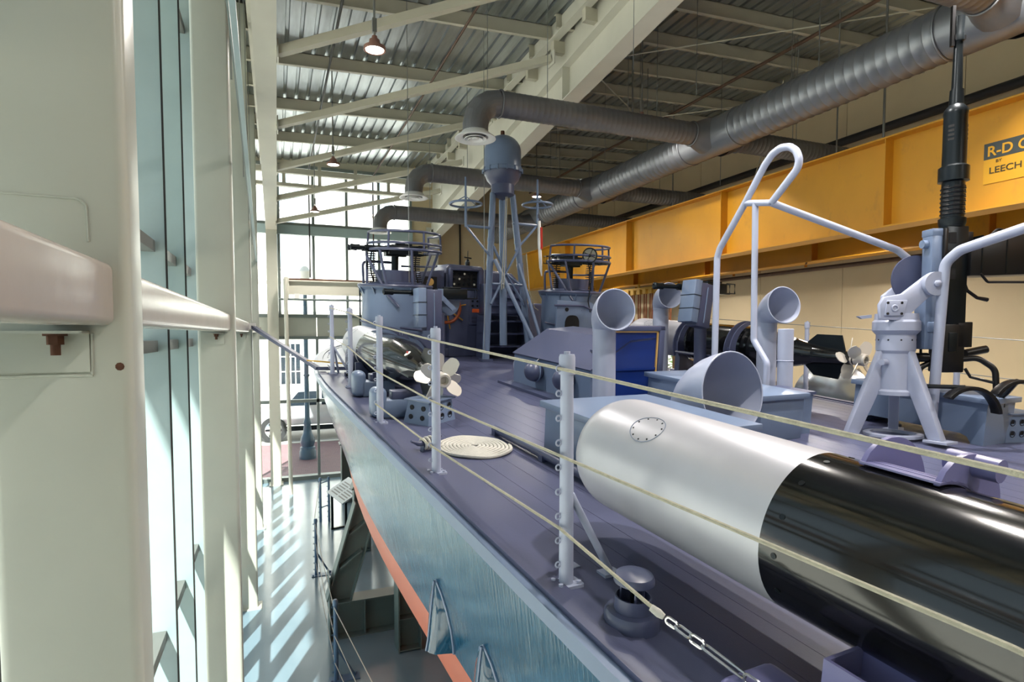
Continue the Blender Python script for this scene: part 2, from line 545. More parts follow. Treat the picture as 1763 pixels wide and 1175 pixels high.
# ------------------------------------------------------------------ left glazed wall
win1 = bpy.data.objects.new('window_1', None); COL.objects.link(win1); struct(win1)
MU = [1.16 + 1.0825 * k for k in range(-7, 17)]
MU = [y for y in MU if y < 19.3]
me_m = MB().bb(-1.0, -.81, -.03, .03, 0, 9.6).mesh('mullion', M['mull'], flat=True)
me_g = MB().bb(-.815, -.80, -.033, -.028, 0, 9.6).mesh('gasket', M['rubber'], flat=True)
for y in MU:
    o = bpy.data.objects.new('mullion', me_m); COL.objects.link(o); o.parent = win1; o.location = (0, y, 0)
    k = bpy.data.objects.new('gasket', me_g); COL.objects.link(k); k.parent = o
TZ = [.06, 2.1, 4.5, 5.3, 8.0, 9.5]
me_p = {}
for i, y in enumerate(MU[:-1]):
    for j, z in enumerate(TZ):
        dx = -.885
        key = ('t', dx)
        if key not in me_p:
            me_p[key] = MB().bb(-1.0, dx, .03, 1.0825 - .03, -.045, .045).mesh('transom', M['bronze'], flat=True)
        o = bpy.data.objects.new('transom', me_p[key]); COL.objects.link(o); o.parent = win1; o.location = (0, y, z)
        if j < len(TZ) - 1:
            h = TZ[j + 1] - z
            key = ('g', round(h, 3))
            if key not in me_p:
                me_p[key] = MB().bb(-1.02, -1.0, .0, 1.0825, 0, h).mesh('glass_pane', M['glass'], flat=True)
            o = bpy.data.objects.new('glass_pane', me_p[key]); COL.objects.link(o); o.parent = win1; o.location = (0, y, z)
struct(MB().bb(-1.2, -1.0, YB, YF, 9.55, 9.95).build('wall_left', M['cream'], flat=True))
MB().bb(-1.2, -.8, YB, YF, 0, .05).build('baseboard_left', M['mulldark'], flat=True)['kind'] = 'structure'

# steel columns, tube girts, seats
def rrect(x0, x1, y0, y1, r, k=5):
    pts = []
    for (cx, cy, a) in [(x1 - r, y0 + r, -90), (x1 - r, y1 - r, 0), (x0 + r, y1 - r, 90), (x0 + r, y0 + r, 180)]:
        for i in range(k + 1):
            t = R(a + 90 * i / k)
            pts.append((cx + r * math.cos(t), cy + r * math.sin(t)))
    return pts
cl = ['behind the camera', 'closest to the camera, filling the left edge', 'second from the camera in the glazed wall row', 'third from the camera in the glazed wall row', 'fourth and smallest in the glazed wall row']
for i, y in enumerate(COLY):
    t = thing('steel_column', 'pale green rectangular steel column ' + cl[i], 'column', T(-.52, y, 0))
    MB().prism(rrect(-.16, .16, 0, .17, .028), 0, 9.85).build('shaft', M['paint'], t)
    MB().bb(-.22, .22, -.06, .23, 0, .02).build('base_plate', M['paint'], t)
    s = MB().bb(-.13, .065, -.07, 0, 4.60, 4.607).bb(-.13, .065, -.008, 0, 4.50, 4.60).build('seat_angle', M['paint'], t)
    n = MB().prism([(.019 * math.cos(PI / 3 * k), .019 * math.sin(PI / 3 * k)) for k in range(6)], 4.572, 4.594, T(.0, -.035, 0)).cyl((0, -.035, 4.545), (0, -.035, 4.60), .011)
    n.build('bolt', M['rust'], s, label='dark rusty bolt under the seat angle')
    MB().cyl((0, -.035, 4.594), (0, -.035, 4.600), .026, 16).build('washer', M['rust'], s)
    if i == 1:
        MB().tube(fillet([(-.15, -.001, 4.952), (.05, -.001, 4.950), (.068, -.001, 4.935), (.07, -.001, 4.84)], .012), .003, 6).build('weld_bead', M['paint'], t)
        MB().tube([(-.15, -.001, 4.492), (-.1, -.001, 4.490), (-.04, -.001, 4.4925), (.07, -.001, 4.490)], .004, 6).build('weld_bead', M['paint'], t)
        MB().tube([(.068, -.001, 4.49), (.07, -.001, 4.60)], .004, 6).build('weld_bead', M['paint'], t)
        MB().lathe([(0, 0), (.008, 0.0015), (.011, 0)], 9, T(.13, -.0005, 4.512) @ RX(PI / 2)).build('paint_chip', M['rust'], t, label='dark rusty paint chip')
gl = ['behind the camera', 'nearest the camera', 'second between the columns', 'third between the columns', 'furthest, by the far window']
for i in range(5):
    ya = COLY[i] + .17
    yb = COLY[i + 1] if i < 4 else 19.1
    if i == 0: ya = -2.31
    t = thing('girt_tube', 'horizontal pale steel tube girt along the glazed wall, ' + gl[i], 'girt', T(-.475, ya, 4.705))
    b = MB().prism(rrect(-.075, .075, -.083, .083, .022), 0, yb - ya, RX(-PI / 2) @ RY(0))
    b.build('tube', M['girt'], t)

# cable tray rail along the columns
t = thing('ceiling_rail', 'grey metal rail running along the columns under the roof', 'rail', T(-.17, 3.1, 6.3))
MB().bar((0, 0, 0), (-.29, 15.9, -.05), .032, .03).build('channel', M['mull'], t)
MB().bar((-.026, 0, .03), (-.316, 15.9, -.02), .012, .03).build('back_plate', M['mulldark'], t)
for k in range(6):
    f = (k + .5) / 6
    MB().bar((-.29 * f - .05, 15.9 * f, .0), (-.29 * f - .06, 15.9 * f, 3.5), .012, .012).build('hanger', M['conduit'], t)

# ------------------------------------------------------------------ far wall
win2 = bpy.data.objects.new('window_2', None); COL.objects.link(win2); struct(win2)
XM = [-.88, .13, 1.14, 2.15, 3.16, 4.2]
def wpiece(name, m, *bx): return piece(name, M[m], win2, *bx)
for i, x in enumerate(XM):
    wpiece('mullion', 'mulldark', (x - .04, x + .04, YF - .08, YF + .06, 5.15, 9.75))
for x in (-.95, 1.2, 3.25, 4.9):
    wpiece('mullion', 'mulldark', (x - .04, x + .04, YF - .08, YF + .06, 0, 4.45))
wpiece('transom', 'mulldark', (-1.0, 4.25, YF - .09, YF + .06, 9.68, 9.78))
wpiece('transom', 'mulldark', (-1.0, 4.25, YF - .06, YF + .06, 7.92, 8.02))
wpiece('transom_band', 'mull', (-1.0, 4.25, YF - .16, YF + .06, 7.64, 7.92))
wpiece('transom', 'mulldark', (-1.0, 4.25, YF - .09, YF + .06, 5.1, 5.2))
wpiece('spandrel_panel', 'paint', (-1.0, 1.19, YF - .04, YF + .06, 4.52, 5.1))
wpiece('spandrel_panel', 'paint', (1.21, 3.2, YF - .04, YF + .06, 4.52, 5.1))
wpiece('spandrel_panel', 'paint', (3.22, 4.95, YF - .04, YF + .06, 4.52, 5.1))
wpiece('transom', 'mulldark', (-1.0, 4.95, YF - .09, YF + .06, 4.42, 4.52))
wpiece('transom', 'mulldark', (-1.0, 4.95, YF - .08, YF + .06, 2.44, 2.54))
wpiece('sill', 'mulldark', (-1.0, 4.95, YF - .14, YF + .1, 0, .12))
for (z0, z1) in [(5.2, 7.64), (8.02, 9.68)]:
    for i in range(5):
        wpiece('glass_pane', 'glass', (XM[i] + .04, XM[i + 1] - .04, YF - .01, YF + .01, z0, z1))
xs = [-.95, 1.2, 3.25, 4.9]
for i in range(3):
    for (z0, z1) in [(.12, 2.44), (2.54, 4.42)]:
        wpiece('glass_pane', 'glass', (xs[i] + .04, xs[i + 1] - .04, YF - .01, YF + .01, z0, z1))
wb = struct(MB().bb(4.24, 11.6, YF, YF + .25, 4.9, 10.3).bb(4.94, 11.6, YF, YF + .25, 0, 4.9).build('wall_back', M['cream'], flat=True))
struct(MB().bb(-1.3, 4.24, YF - .02, YF + .2, 9.78, 10.3).build('trim_10', M['purlin'], flat=True))
# beams over the window head with short posts
for (z, d) in [(9.35, .0), (9.62, .0)]:
    pass
MB().bb(-1.0, 4.7, YF - .9, YF - .75, 9.30, 9.46).build('eave_beam', M['purlin'], ceil)
for x in (.25, 1.25, 2.3, 3.3, 4.1):
    MB().bb(x, x + .1, YF - .84, YF - .80, 9.0, 9.6).build('eave_post', M['purlin'], ceil)
MB().bb(-1.0, 4.7, YF - .9, YF - .72, 8.92, 9.02).build('eave_beam', M['purlin'], ceil)

# right wall in panels, open low windows far down
wr = struct(MB().bb(XR + .04, XR + .3, YB, 12.4, 0, 10.5).bb(XR + .04, XR + .3, 12.4, 16.2, 4.15, 10.5).bb(XR + .04, XR + .3, 16.2, YF + .2, 0, 10.5).bb(XR + .04, XR + .3, 12.4, 16.2, 0, 2.6).build('wall_right', M['cream'], flat=True))
y = YB
while y < YF:
    yb = min(y + 2.3, YF)
    if yb <= 12.4 or y >= 16.2:
        z0 = 0
    else:
        z0 = 4.2
    piece('panel', M['cream'], wr, (XR, XR + .04, y + .006, yb - .006, z0, 7.9))
    piece('panel', M['cream'], wr, (XR, XR + .04, y + .006, yb - .006, 7.92, 10.4))
    y = yb
win3 = bpy.data.objects.new('window_3', None); COL.objects.link(win3); struct(win3)
for y in (12.4, 13.2, 14.0, 14.8, 15.6, 16.2):
    piece('mullion', M['brownwood'], win3, (XR - .02, XR + .25, y - .06, y + .06, 2.6, 4.15))
ys = [12.46, 13.14, 13.26, 13.94, 14.06, 14.74, 14.86, 15.54, 15.66, 16.14]
for k in range(0, 10, 2):
    piece('glass_pane', M['glass'], win3, (XR + .14, XR + .16, ys[k], ys[k + 1], 2.6, 4.15))
struct(MB().bb(-1.3, 11.6, YB - .2, YB, 0, 10.5).build('wall_front', M['cream'], flat=True))

# gallery the photographer stands on
struct(MB().bb(-.3, .75, -4.0, .6, 2.85, 3.0).build('trim_7', M['concrete'], flat=True))
# roof overhang outside the left glazing
struct(MB().bb(-2.9, -1.12, YB - .4, YF + .4, 9.72, 9.95).build('trim_8', M['cream'], flat=True))

for (x, y, z0) in [(5.75, 8.9, 8.35), (6.15, 7.6, 8.3), (6.6, 9.8, 8.4), (7.9, 7.4, 8.1), (8.4, 9.6, 7.6), (6.9, 11.6, 8.4), (5.6, 11.4, 8.3), (8.9, 8.2, 7.6)]:
    MB().cyl((x, y, z0), (x, y, roof_z(x)), .006, 6).build('hanger_rod', M['conduit'], ceil)

# ================================================================== DUCTS
DX, DZ, DR = 7.12, 8.0, .30
def ribbed(L, r, step, n=32, rib=.006):
    pr = [(0, 0), (r, 0)]
    z = step
    while z < L - step * .5:
        pr += [(r, z - .012), (r + rib, z), (r, z + .012)]
        z += step
    pr += [(r, L), (0, L)]
    return pr
t_main = thing('main_duct', 'wide grey spiral air duct running the length of the hall', 'duct', T(DX, -5.5, DZ))
MB().lathe(ribbed(24.6, DR, .14, 36, .007), 36, RX(-PI / 2)).build('spiral_pipe', M['duct'], t_main)
BY = [3.85, 8.3, 12.35, 15.7]
for y in BY:
    for dy in (-.62, .62):
        MB().torus(DR + .008, .014, 36, 8, T(0, y + 5.5 + dy, 0) @ RX(PI / 2)).build('joint_band', M['duct'], t_main)
    MB().lathe([(DR + .004, -.6), (DR + .012, -.5), (DR + .012, .5), (DR + .004, .6)], 36, T(0, y + 5.5, 0) @ RX(-PI / 2)).build('tee_sleeve', M['duct'], t_main)
for y in (1.5, 6.2, 10.3, 14.3, 17.5):
    MB().cyl((0, y + 5.5, DR), (0, y + 5.5, roof_z(DX) - DZ - .2), .008, 8).build('hanger_rod', M['conduit'], t_main)

def branch(y, side, label, xe=-4.36):
    r = .185
    t = thing('branch_duct', label, 'duct', T(DX, y, DZ - (.2 if y > 15 and side < 0 else 0)))
    if side < 0:
        r0 = .36
        pr = ribbed(-xe - r0 - .45, r, .09, 24, .004)
        MB().lathe([(r + .11, .2), (r + .06, .34), (r + .012, .45), (r + .012, .5)], 24, RY(-PI / 2)).build('saddle', M['ductdark'], t)
        MB().lathe(pr, 28, T(-.45, 0, 0) @ RY(-PI / 2)).build('spiral_pipe', M['ductdark'], t)
        for d in (.5, -xe - r0 - .02):
            MB().torus(r + .01, .014, 28, 8, T(-d, 0, 0) @ RY(PI / 2)).build('joint_band', M['ductdark'], t)
        path = [(xe + r0, 0, 0)]
        segs = 4
        for k in range(segs + 1):
            a = PI / 2 * k / segs
            path.append((xe + r0 - r0 * math.sin(a), 0, -r0 + r0 * math.cos(a)))
        path.append((xe, 0, -r0 - .12))
        MB().tube(path[1:], r + .004, 28).build('elbow', M['ductdark'], t, angle=12)
        dz = -r0 - .12
        MB().lathe([(r - .02, dz + .06), (r + .03, dz - .0), (r + .11, dz - .06), (r + .115, dz - .075), (r + .09, dz - .08), (r + .0, dz - .05), (r - .01, dz)], 32, T(xe, 0, 0)).build('diffuser_rim', M['white'], t)
        for (ra, zz) in [(.165, -.075), (.11, -.085)]:
            MB().lathe([(ra, dz + zz + .0), (ra - .05, dz + zz + .03), (ra - .052, dz + zz + .026), (ra - .004, dz + zz - .006)], 28, T(xe, 0, 0), close=True).build('diffuser_ring', M['white'], t)
        MB().lathe([(0, dz - .085), (.045, dz - .08), (.05, dz - .06), (0, dz - .05)], 20, T(xe, 0, 0)).build('diffuser_core', M['white'], t)
        for d in (1.2, 3.2):
            MB().cyl((-d, 0, r), (-d, 0, roof_z(DX - d) - DZ - .1), .006, 8).build('hanger_rod', M['conduit'], t)
    else:
        L = 2.7
        MB().lathe([(r + .11, .2), (r + .06, .34), (r + .012, .45), (r + .012, .5)], 24, RY(PI / 2)).build('saddle', M['ductdark'], t)
        MB().lathe(ribbed(L, r, .09, 24, .005), 28, T(.45, 0, 0) @ RY(PI / 2)).build('spiral_pipe', M['ductdark'], t)
        MB().lathe([(r, 0), (r * .5, .3), (0, .32)], 24, T(.45 + L, 0, 0) @ RY(PI / 2)).build('end_reducer', M['ductdark'], t)
        MB().torus(r + .01, .014, 28, 8, T(.5, 0, 0) @ RY(PI / 2)).build('joint_band', M['ductdark'], t)
        MB().cyl((1.8, 0, r), (1.8, 0, roof_z(DX + 1.8) - DZ - .1), .006, 8).build('hanger_rod', M['conduit'], t)
nb = ['at the top right corner', 'nearest, in front of the radar dome', 'second, behind the radar dome', 'third, low before the tall window']
for y, n_, xe_ in zip(BY, nb, (-4.36, -4.36, -4.38, -4.54)):
    branch(y, -1, 'grey branch duct with elbow and round white diffuser, ' + n_, xe_)
nb = ['at the top right corner above the crane', 'above the yellow girder beside the looped rail', 'above the girder, second one back', 'above the far end of the yellow girder']
for y, n_ in zip(BY, nb):
    branch(y, 1, 'short dark branch duct ' + n_)

# ================================================================== LAMPS
LAMPS = [((1.13, 7.1, 7.9), 'bright round high bay lamp, largest, hanging over the hull', 1),
         ((1.12, 12.3, 7.95), 'round high bay lamp before the tall window, middle of the three', 1),
         ((1.05, 17.0, 7.92), 'small round high bay lamp before the tall window, furthest of the three', 1),
         ((5.95, 13.2, 7.93), 'round high bay lamp glowing to the right of the radar mast', 1),
         ((6.0, 8.85, 8.3), 'added fill lamp hidden behind the nearest branch duct', 1),  # added out of sight behind the duct for more light on the deck
         ((9.2, 3.0, 6.5), 'added fill lamp hidden between the yellow girders, nearest the camera', .9),  # added with the three further along to light the right wall; unseen
         ((9.2, 7.6, 6.5), 'added fill lamp hidden between the yellow girders, second along', .9),  # second added wall light, unseen
         ((6.0, 3.5, 8.2), 'added fill lamp above the gun mount, outside the view', 1.6),  # added above the frame to brighten deck and right wall
         ((9.2, 12.2, 6.5), 'added fill lamp hidden between the yellow girders, third along', .9),  # third added wall light, unseen
         ((9.2, 16.4, 6.5), 'added fill lamp hidden between the yellow girders at the far end', .8),  # last added wall light, unseen
         ((3.2, 2.2, 8.2), 'added fill lamp above the near deck, outside the view', 1.3),  # out-of-view addition brightening the near deck
         ((3.9, 4.7, 8.5), 'added fill lamp over the middle of the boat, outside the view', 1.5),  # out-of-view addition, throws light under the girders to the right wall
         ((2.6, -2.0, 8.2), 'added fill lamp behind the camera on the left', 1.3),  # added to brighten surfaces that face the camera
         ((6.5, -1.5, 8.2), 'added fill lamp behind the camera on the right', 2.0)]  # also added, lights the faces turned aft
for (p, lb, en) in LAMPS:
    t = thing('high_bay_lamp', lb, 'lamp', T(*p), 'round high bay lamps')
    MB().lathe([(0, .16), (.03, .16), (.035, .12), (.06, .115), (.07, .06), (.125, .035), (.13, .0), (.12, -.006), (.105, .002)], 28).build('shell', M['lampshell'], t)
    MB().lathe([(0, -.004), (.104, .0), (.104, .006), (0, .006)], 28).build('lens', M['glow'], t)
    MB().bb(-.025, .025, -.02, .02, .2, .36).build('driver_box', M['conduit'], t)
    MB().cyl((0, 0, .15), (0, 0, roof_z(p[0]) - p[2] - .05), .013, 8).build('drop_rod', M['conduit'], t)
    ld = bpy.data.lights.new('lamp_light', 'AREA'); ld.shape = 'DISK'; ld.size = .2
    ld.energy = 130 * en; ld.color = (1.0, .935, .87); ld.spread = R(150)
    lo = bpy.data.objects.new('lamp_light', ld); COL.objects.link(lo); lo.parent = t; lo.location = (0, 0, -.02)

# ================================================================== PIPES AND CONDUITS
def pipe(name, label, pts, r, m, cat='pipe', fil=.1, n=10):
    p0 = Vector(pts[0])
    t = MB().tube(fillet([Vector(p) - p0 for p in pts], fil), r, n).build(name, M[m])
    t.location = p0
    return tag(t, label, cat)
pipe('sprinkler_pipe', 'thin brown sprinkler pipe running under the roof beside the middle rafter', [(5.3, -1, 9.45), (5.3, 19, 9.45)], .03, 'brownpipe')
pipe('sprinkler_pipe', 'thin dark sprinkler pipe running under the roof above the main duct', [(8.3, -1, 9.5), (8.3, 19, 9.5)], .03, 'brownpipe')
pipe('sprinkler_pipe', 'rusty sprinkler pipe running under the left roof bay beside the lamps', [(1.0, 3, 9.5), (1.0, 18.9, 9.5), (1.0, 18.9, 6.3)], .022, 'blackpipe')
pipe('sprinkler_pipe', 'rusty sprinkler pipe under the left roof bay toward the ducts', [(2.9, 3, 9.5), (2.9, 18.9, 9.5), (2.9, 18.9, 5.4)], .022, 'brownpipe')
pipe('wall_pipe', 'thick black pipe along the top of the right wall', [(11.05, -5, 8.6), (11.05, 19.2, 8.6)], .085, 'blackpipe')
pipe('wall_pipe', 'thin dark pipe along the right wall below the yellow crane', [(11.0, -5, 6.02), (11.0, 17, 6.02)], .045, 'brownpipe')
pipe('conduit_drop', 'thin vertical conduit hanging behind the long branch duct', [(6.3, 9.6, 9.8), (6.3, 9.6, 8.25)], .018, 'conduit')
pipe('conduit_drop', 'thin vertical conduit hanging above the yellow crane', [(8.6, 6.3, 9.8), (8.6, 6.3, 7.35)], .018, 'conduit')
pipe('conduit_drop', 'thin dark vertical pipe on the cream far wall', [(5.9, 19.44, 9.6), (5.9, 19.44, .0)], .03, 'blackpipe')
pipe('drain_pipe', 'cream vertical pipe standing on the floor by the far window', [(.32, 17.75, 0), (.27, 17.75, 6.15)], .055, 'paint2')
pipe('wall_pipe', 'thin dark horizontal pipe across the far window behind the gun tub', [(.1, 18.3, 5.6), (4.2, 18.3, 5.6)], .035, 'mulldark')
# tie rods of the right bay
for i, (p, q) in enumerate([((5.05, 9.2, 9.3), (9.5, 6.2, 9.62)), ((5.1, 12.6, 9.1), (10.8, 9.2, 9.6)), ((5.1, 9.3, 9.35), (8.2, 12.0, 9.6)), ((9.4, 9.0, 9.6), (11.1, 11.5, 8.4)), ((8.8, 5.4, 9.7), (9.3, 6.2, 8.6))]):
    pipe('tie_rod', 'thin pale diagonal tie rod under the right roof bay, ' + ['first from the middle rafter', 'long one behind the branch duct', 'short one meeting the duct', 'steep one at the right wall', 'steep one above the main duct'][i], [p, q], .012, 'purlin', 'rod', .0, 6)
# thin wires hanging from the roof
for i, (x, y, z0) in enumerate([(2.95, 8.3, 8.2), (2.0, 9.4, 4.9), (3.45, 9.9, 4.3), (4.6, 7.0, 8.2)]):
    pipe('hanging_wire', ['thin steel wire from the roof to the nearest duct elbow', 'thin steel wire hanging before the tall window to the gun tub', 'long thin cable hanging beside the radar mast', 'thin steel wire above the nearest branch duct'][i], [(x, y, z0), (x, y, roof_z(x))], .006, 'conduit', 'wire', 0, 6)

# travelling beam by the far window
t = thing('runway_beam', 'cream I-beam with brown top running across the far window', 'beam', T(.3, 18.45, 5.75))
MB().bb(0, 4.2, -.1, .1, 0, .03).bb(0, 4.2, -.1, .1, .38, .42).bb(0, 4.2, -.012, .012, .03, .38).build('beam', M['paint2'], t)
MB().bb(0, 4.2, -.09, .09, .42, .47).build('top_rail', M['rust'], t, label='brown rusty top rail')
MB().bb(-.06, .08, -.12, .12, -.12, .5).build('end_bracket', M['paint2'], t)
MB().bb(.22, .36, -.16, -.1, -.16, .02).build('junction_box', M['white'], t)

# ================================================================== YELLOW CRANE
def girder(X, z0, z1, label, stiff=True):
    t = thing('crane_girder', label, 'crane girder', T(X, -4.5, z0))
    h = z1 - z0; L = 23.0
    MB().bb(-.008, .008, 0, L, .02, h - .02).build('web', M['yellow'], t, flat=True)
    MB().bb(-.19, .17, 0, L, 0, .022).build('bottom_flange', M['yellow'], t, flat=True)
    MB().bb(-.19, .17, 0, L, h - .022, h).build('top_flange', M['yellow'], t, flat=True)
    for k in range(8):
        y = 5.7 + 4.5 + 3.22 * (k - 3)
        if 0.1 < y < L:
            MB().bb(-.17, -.008, y, y + .012, .022, h - .022).build('stiffener', M['orange' if not stiff else 'yellow'], t, flat=True)
    for k in (4,):
        y = 5.7 + 4.5 + 3.22 * (k - 3) + .03
        for j in range(6):
            MB().cyl((-.012, y + .08, .12 + j * (h - .24) / 5), (-.03, y + .08, .12 + j * (h - .24) / 5), .018, 6).build('bolt', M['rust'], t)
        for j in range(6):
            MB().cyl((-.16 + .03 * j, y + .1 + .03 * j, -.02), (-.16 + .03 * j, y + .1 + .03 * j, 0.0), .016, 6).build('bolt', M['rust'], t)
    MB().bb(-.18, -.1, -.02, .0, 0, h).build('end_plate', M['yellow'], t)
    return t
g1 = girder(8.0, 6.07, 7.3, 'deep yellow crane girder with a sign plate, in front')
g2 = girder(10.35, 6.07, 7.3, 'second yellow crane girder, shaded, behind the front one', False)
for y in range(10):
    o = MB().cyl((0, 0, 0), (0, 0, -.12), .03, 8)
    o.build('hook', M['orange'], g2).location = (.55, 2.2 * y + 1.0, .12)
# sign plate
def text_mesh(s, size, m, name='lettering', extrude=.0012, sx=1.0, bold=0.0):
    cu = bpy.data.curves.new('txt', 'FONT')
    cu.body = s; cu.size = size; cu.extrude = extrude; cu.offset = bold
    o = bpy.data.objects.new('txt', cu); COL.objects.link(o)
    dg = bpy.context.evaluated_depsgraph_get()
    me = bpy.data.meshes.new_from_object(o.evaluated_get(dg))
    bpy.data.objects.remove(o); bpy.data.curves.remove(cu)
    for v in me.vertices: v.co.x *= sx
    me.materials.clear(); me.materials.append(m)
    r = bpy.data.objects.new(name, me); COL.objects.link(r)
    return r
sg = thing('crane_sign', 'yellow sign plate with slate band lettered R-D CRANE on the girder', 'sign', T(7.985, 4.56, 6.40) @ RZ(-PI / 2))
MB().bb(0, 2.3, -.004, .004, 0, .48).build('plate', M['signyel'], sg)
MB().bb(.0, 2.3, -.007, -.004, .29, .48).build('band', M['signgrey'], sg, label='dark slate band')
for (s, sz, px, pz, m, sx, bo) in [('R-D CRANE', .165, .035, .325, 'signyel', .98, .003), ('BY', .05, .13, .235, 'signink', 1.1, 0), ('LEECH', .105, .06, .115, 'signink', 1.12, .001), ('INDUSTRIES', .065, .46, .125, 'signink', 1.1, 0)]:
    o = text_mesh(s, sz, M[m], 'lettering', .0015, sx, bo)
    o.parent = sg; o.matrix_local = T(px, -.009, pz) @ RX(PI / 2)

# lifting slings hung on a rail by the right wall
rl = thing('sling_rail', 'yellow rail carrying a row of lifting slings by the right wall', 'rail', T(10.2, 13.6, 5.95))
MB().bb(-.04, .04, -.3, 3.4, -.03, .03).build('rail', M['strapyel'], rl)
for y_ in (0, 1.5, 3.0):
    MB().bb(-.02, .02, y_ - .03, y_ + .03, .02, .125).build('hanger', M['strapyel'], rl)
SL = ['nearest', 'second nearest', 'third nearest', 'fourth nearest', 'fifth nearest', 'sixth nearest', 'seventh nearest', 'eighth nearest', 'ninth nearest', 'furthest']
for k in range(10):
    y = 13.6 + .3 * k + random.uniform(-.04, .04)
    t = thing('lifting_sling', SL[k] + ' rust brown webbing sling hanging from the yellow rail by the right wall', 'sling', T(10.2, y, 5.92), 'slings on the yellow rail')
    L = 1.35 + random.uniform(-.15, .15)
    MB().tube([(0, -.05, 0), (.0, -.055, -L * .5), (0, -.02, -L), (0, .02, -L), (0, .055, -L * .5), (0, .05, 0)], .022, 6).build('strap', M['strap'], t)
    MB().bb(-.05, .05, -.08, .08, -.14, .02).build('sleeve', M['strapyel'], t)

# ================================================================== THE BOAT
PSI = R(4.4); THE = math.atan(.075)
BM = T(4.22, 0, 3.33) @ RZ(PSI) @ RX(THE)
def bt(u, v, w=0, rz=0):
    return BM @ T(u, v, w) @ RZ(rz)
def bv(u, v, w=0, rz=0):
    """upright frame standing at a deck point."""
    p = BM @ Vector((u, v, w))
    return T(*p) @ RZ(PSI + rz)
def bp(u, v, w=0): return BM @ Vector((u, v, w))

def half(v):
    return 3.05 if v < 7 else max(0.0, 3.05 * (1 - ((v - 7) / 10.8) ** 2.4))
def sheer(v):
    return 0.0 if v < 11 else -.012 * (v - 11) ** 1.6
boat = thing('patrol_boat', 'long slate grey torpedo boat with teal hull and red bottom on cradles', 'boat', BM)
VS = [-6 + .5 * i for i in range(27)] + [7.5 + .4 * i for i in range(25)] + [17.4, 17.6, 17.72]
VS = sorted(set(round(x, 3) for x in VS))
def sect(v):
    bd = half(v)
    f = 0 if v < 5 else (v - 5) / 11.5
    c = max(0.0, 2.82 * (1 - min(1, f) ** 2.2))
    c = min(c, bd * .96)
    wc = -1.45 + .55 * f * f
    wk = -2.2 + (1.0 * max(0, f - .2) ** 2)
    s = sheer(v)
    r = .22
    red = (c + (bd - c) * r * .8, wc + (s - wc) * .2)
    mid = (c + (bd - c) * .62, wc + (s - wc) * .55)
    return [(bd, s - .07), mid, red, (c, wc), (c * .5, (wc + wk) / 2 - .03), (0, wk)]
def loft(rows, name, m, parent, both=True):
    b = MB(); n = len(rows[0])
    for sgn in (-1, 1):
        vs = []; fs = []
        for r in rows:
            vs += [(sgn * p[0], p[1], p[2]) for p in r]
        for i in range(len(rows) - 1):
            for k in range(n - 1):
                a = i * n + k
                q = (a, a + 1, a + n + 1, a + n)
                fs.append(q if sgn < 0 else q[::-1])
        b.add(vs, fs)
    return b.build(name, M[m], parent, angle=50)
rows = []; rows2 = []
for v in VS:
    s = sect(v)
    # subdivide the topside
    top = []
    for k in range(9):
        t = k / 8
        if t < .5:
            a, c_ = s[0], s[1]; tt = t * 2
        else:
            a, c_ = s[1], s[2]; tt = t * 2 - 1
        top.append((a[0] + (c_[0] - a[0]) * tt, v, a[1] + (c_[1] - a[1]) * tt))
    rows.append(top)
    rows2.append([(s[2][0], v, s[2][1]), (s[3][0] + .015, v, s[3][1] + .03), (s[3][0], v, s[3][1]), (s[4][0], v, s[4][1]), (s[5][0], v, s[5][1])])
loft(rows, 'topsides', 'hull', boat)
loft(rows2, 'bottom', 'red', boat)
# transom
s = sect(-6)
b = MB(); pr = [(-p[0], p[1]) for p in s] + [(p[0], p[1]) for p in s[-2::-1]]
b.prism([(p[0], p[1]) for p in pr], 0, .03, T(0, -6, 0) @ RX(PI / 2))
b.build('transom', M['hull'], boat)
# rub rail, boot stripe
def strake(du, dw0, dw1, th, name, m):
    b = MB()
    for sgn in (-1, 1):
        vs = []; fs = []
        for v in VS[:-1]:
            h = half(v); s_ = sheer(v)
            for (du_, dw_) in [(du, dw0), (du + th, dw0), (du + th, dw1), (du, dw1)]:
                vs.append((sgn * max(0, h + du_), v, s_ + dw_))
        n = len(VS) - 1
        for i in range(n - 1):
            for k in range(4):
                a = i * 4 + k; c_ = i * 4 + (k + 1) % 4
                q = (a, c_, c_ + 4, a + 4)
                fs.append(q)
        b.add(vs, fs)
    return b.build(name, M[m], boat)
strake(-.03, -.075, -.005, .045, 'rub_rail', 'bgrey')
strake(-.13, -.015, .02, .10, 'toe_rail', 'deck')
strake(-.205, -.015, .006, .072, 'margin_strip', 'deck')
# deck
vs = []; fs = []
for v in VS:
    h = half(v) - .01
    vs += [(-h, v, sheer(v) - .012), (h, v, sheer(v) - .012)]
for i in range(len(VS) - 1):
    fs.append((2 * i, 2 * i + 1, 2 * i + 3, 2 * i + 2))
deck_o = MB().add(vs, fs).build('deck', M['deckseam'], boat, flat=True)
PW = .178
NP = 32
for k in range(NP):
    u0 = -PW * NP / 2 + PW * k + .0013
    u1 = u0 + PW - .0026
    um = max(abs(u0), abs(u1))
    vend = max(v for v in [x * .1 for x in range(-60, 178)] if half(v) > um + .06)
    st = [-6.0] + [v for v in range(-4, 19, 2) if v < vend] + [vend]
    vs = []; fs = []
    for v in st:
        s_ = sheer(v)
        vs += [(u0, v, s_ - .02), (u1, v, s_ - .02), (u1, v, s_), (u0, v, s_)]
    for i in range(len(st) - 1):
        for j in range(4):
            a = i * 4 + j; c_ = i * 4 + (j + 1) % 4
            fs.append((a, c_, c_ + 4, a + 4))
    fs.append((0, 1, 2, 3)); n = len(vs); fs.append((n - 1, n - 2, n - 3, n - 4))
    MB().add(vs, fs).build('plank', M['deck'], deck_o, flat=True)

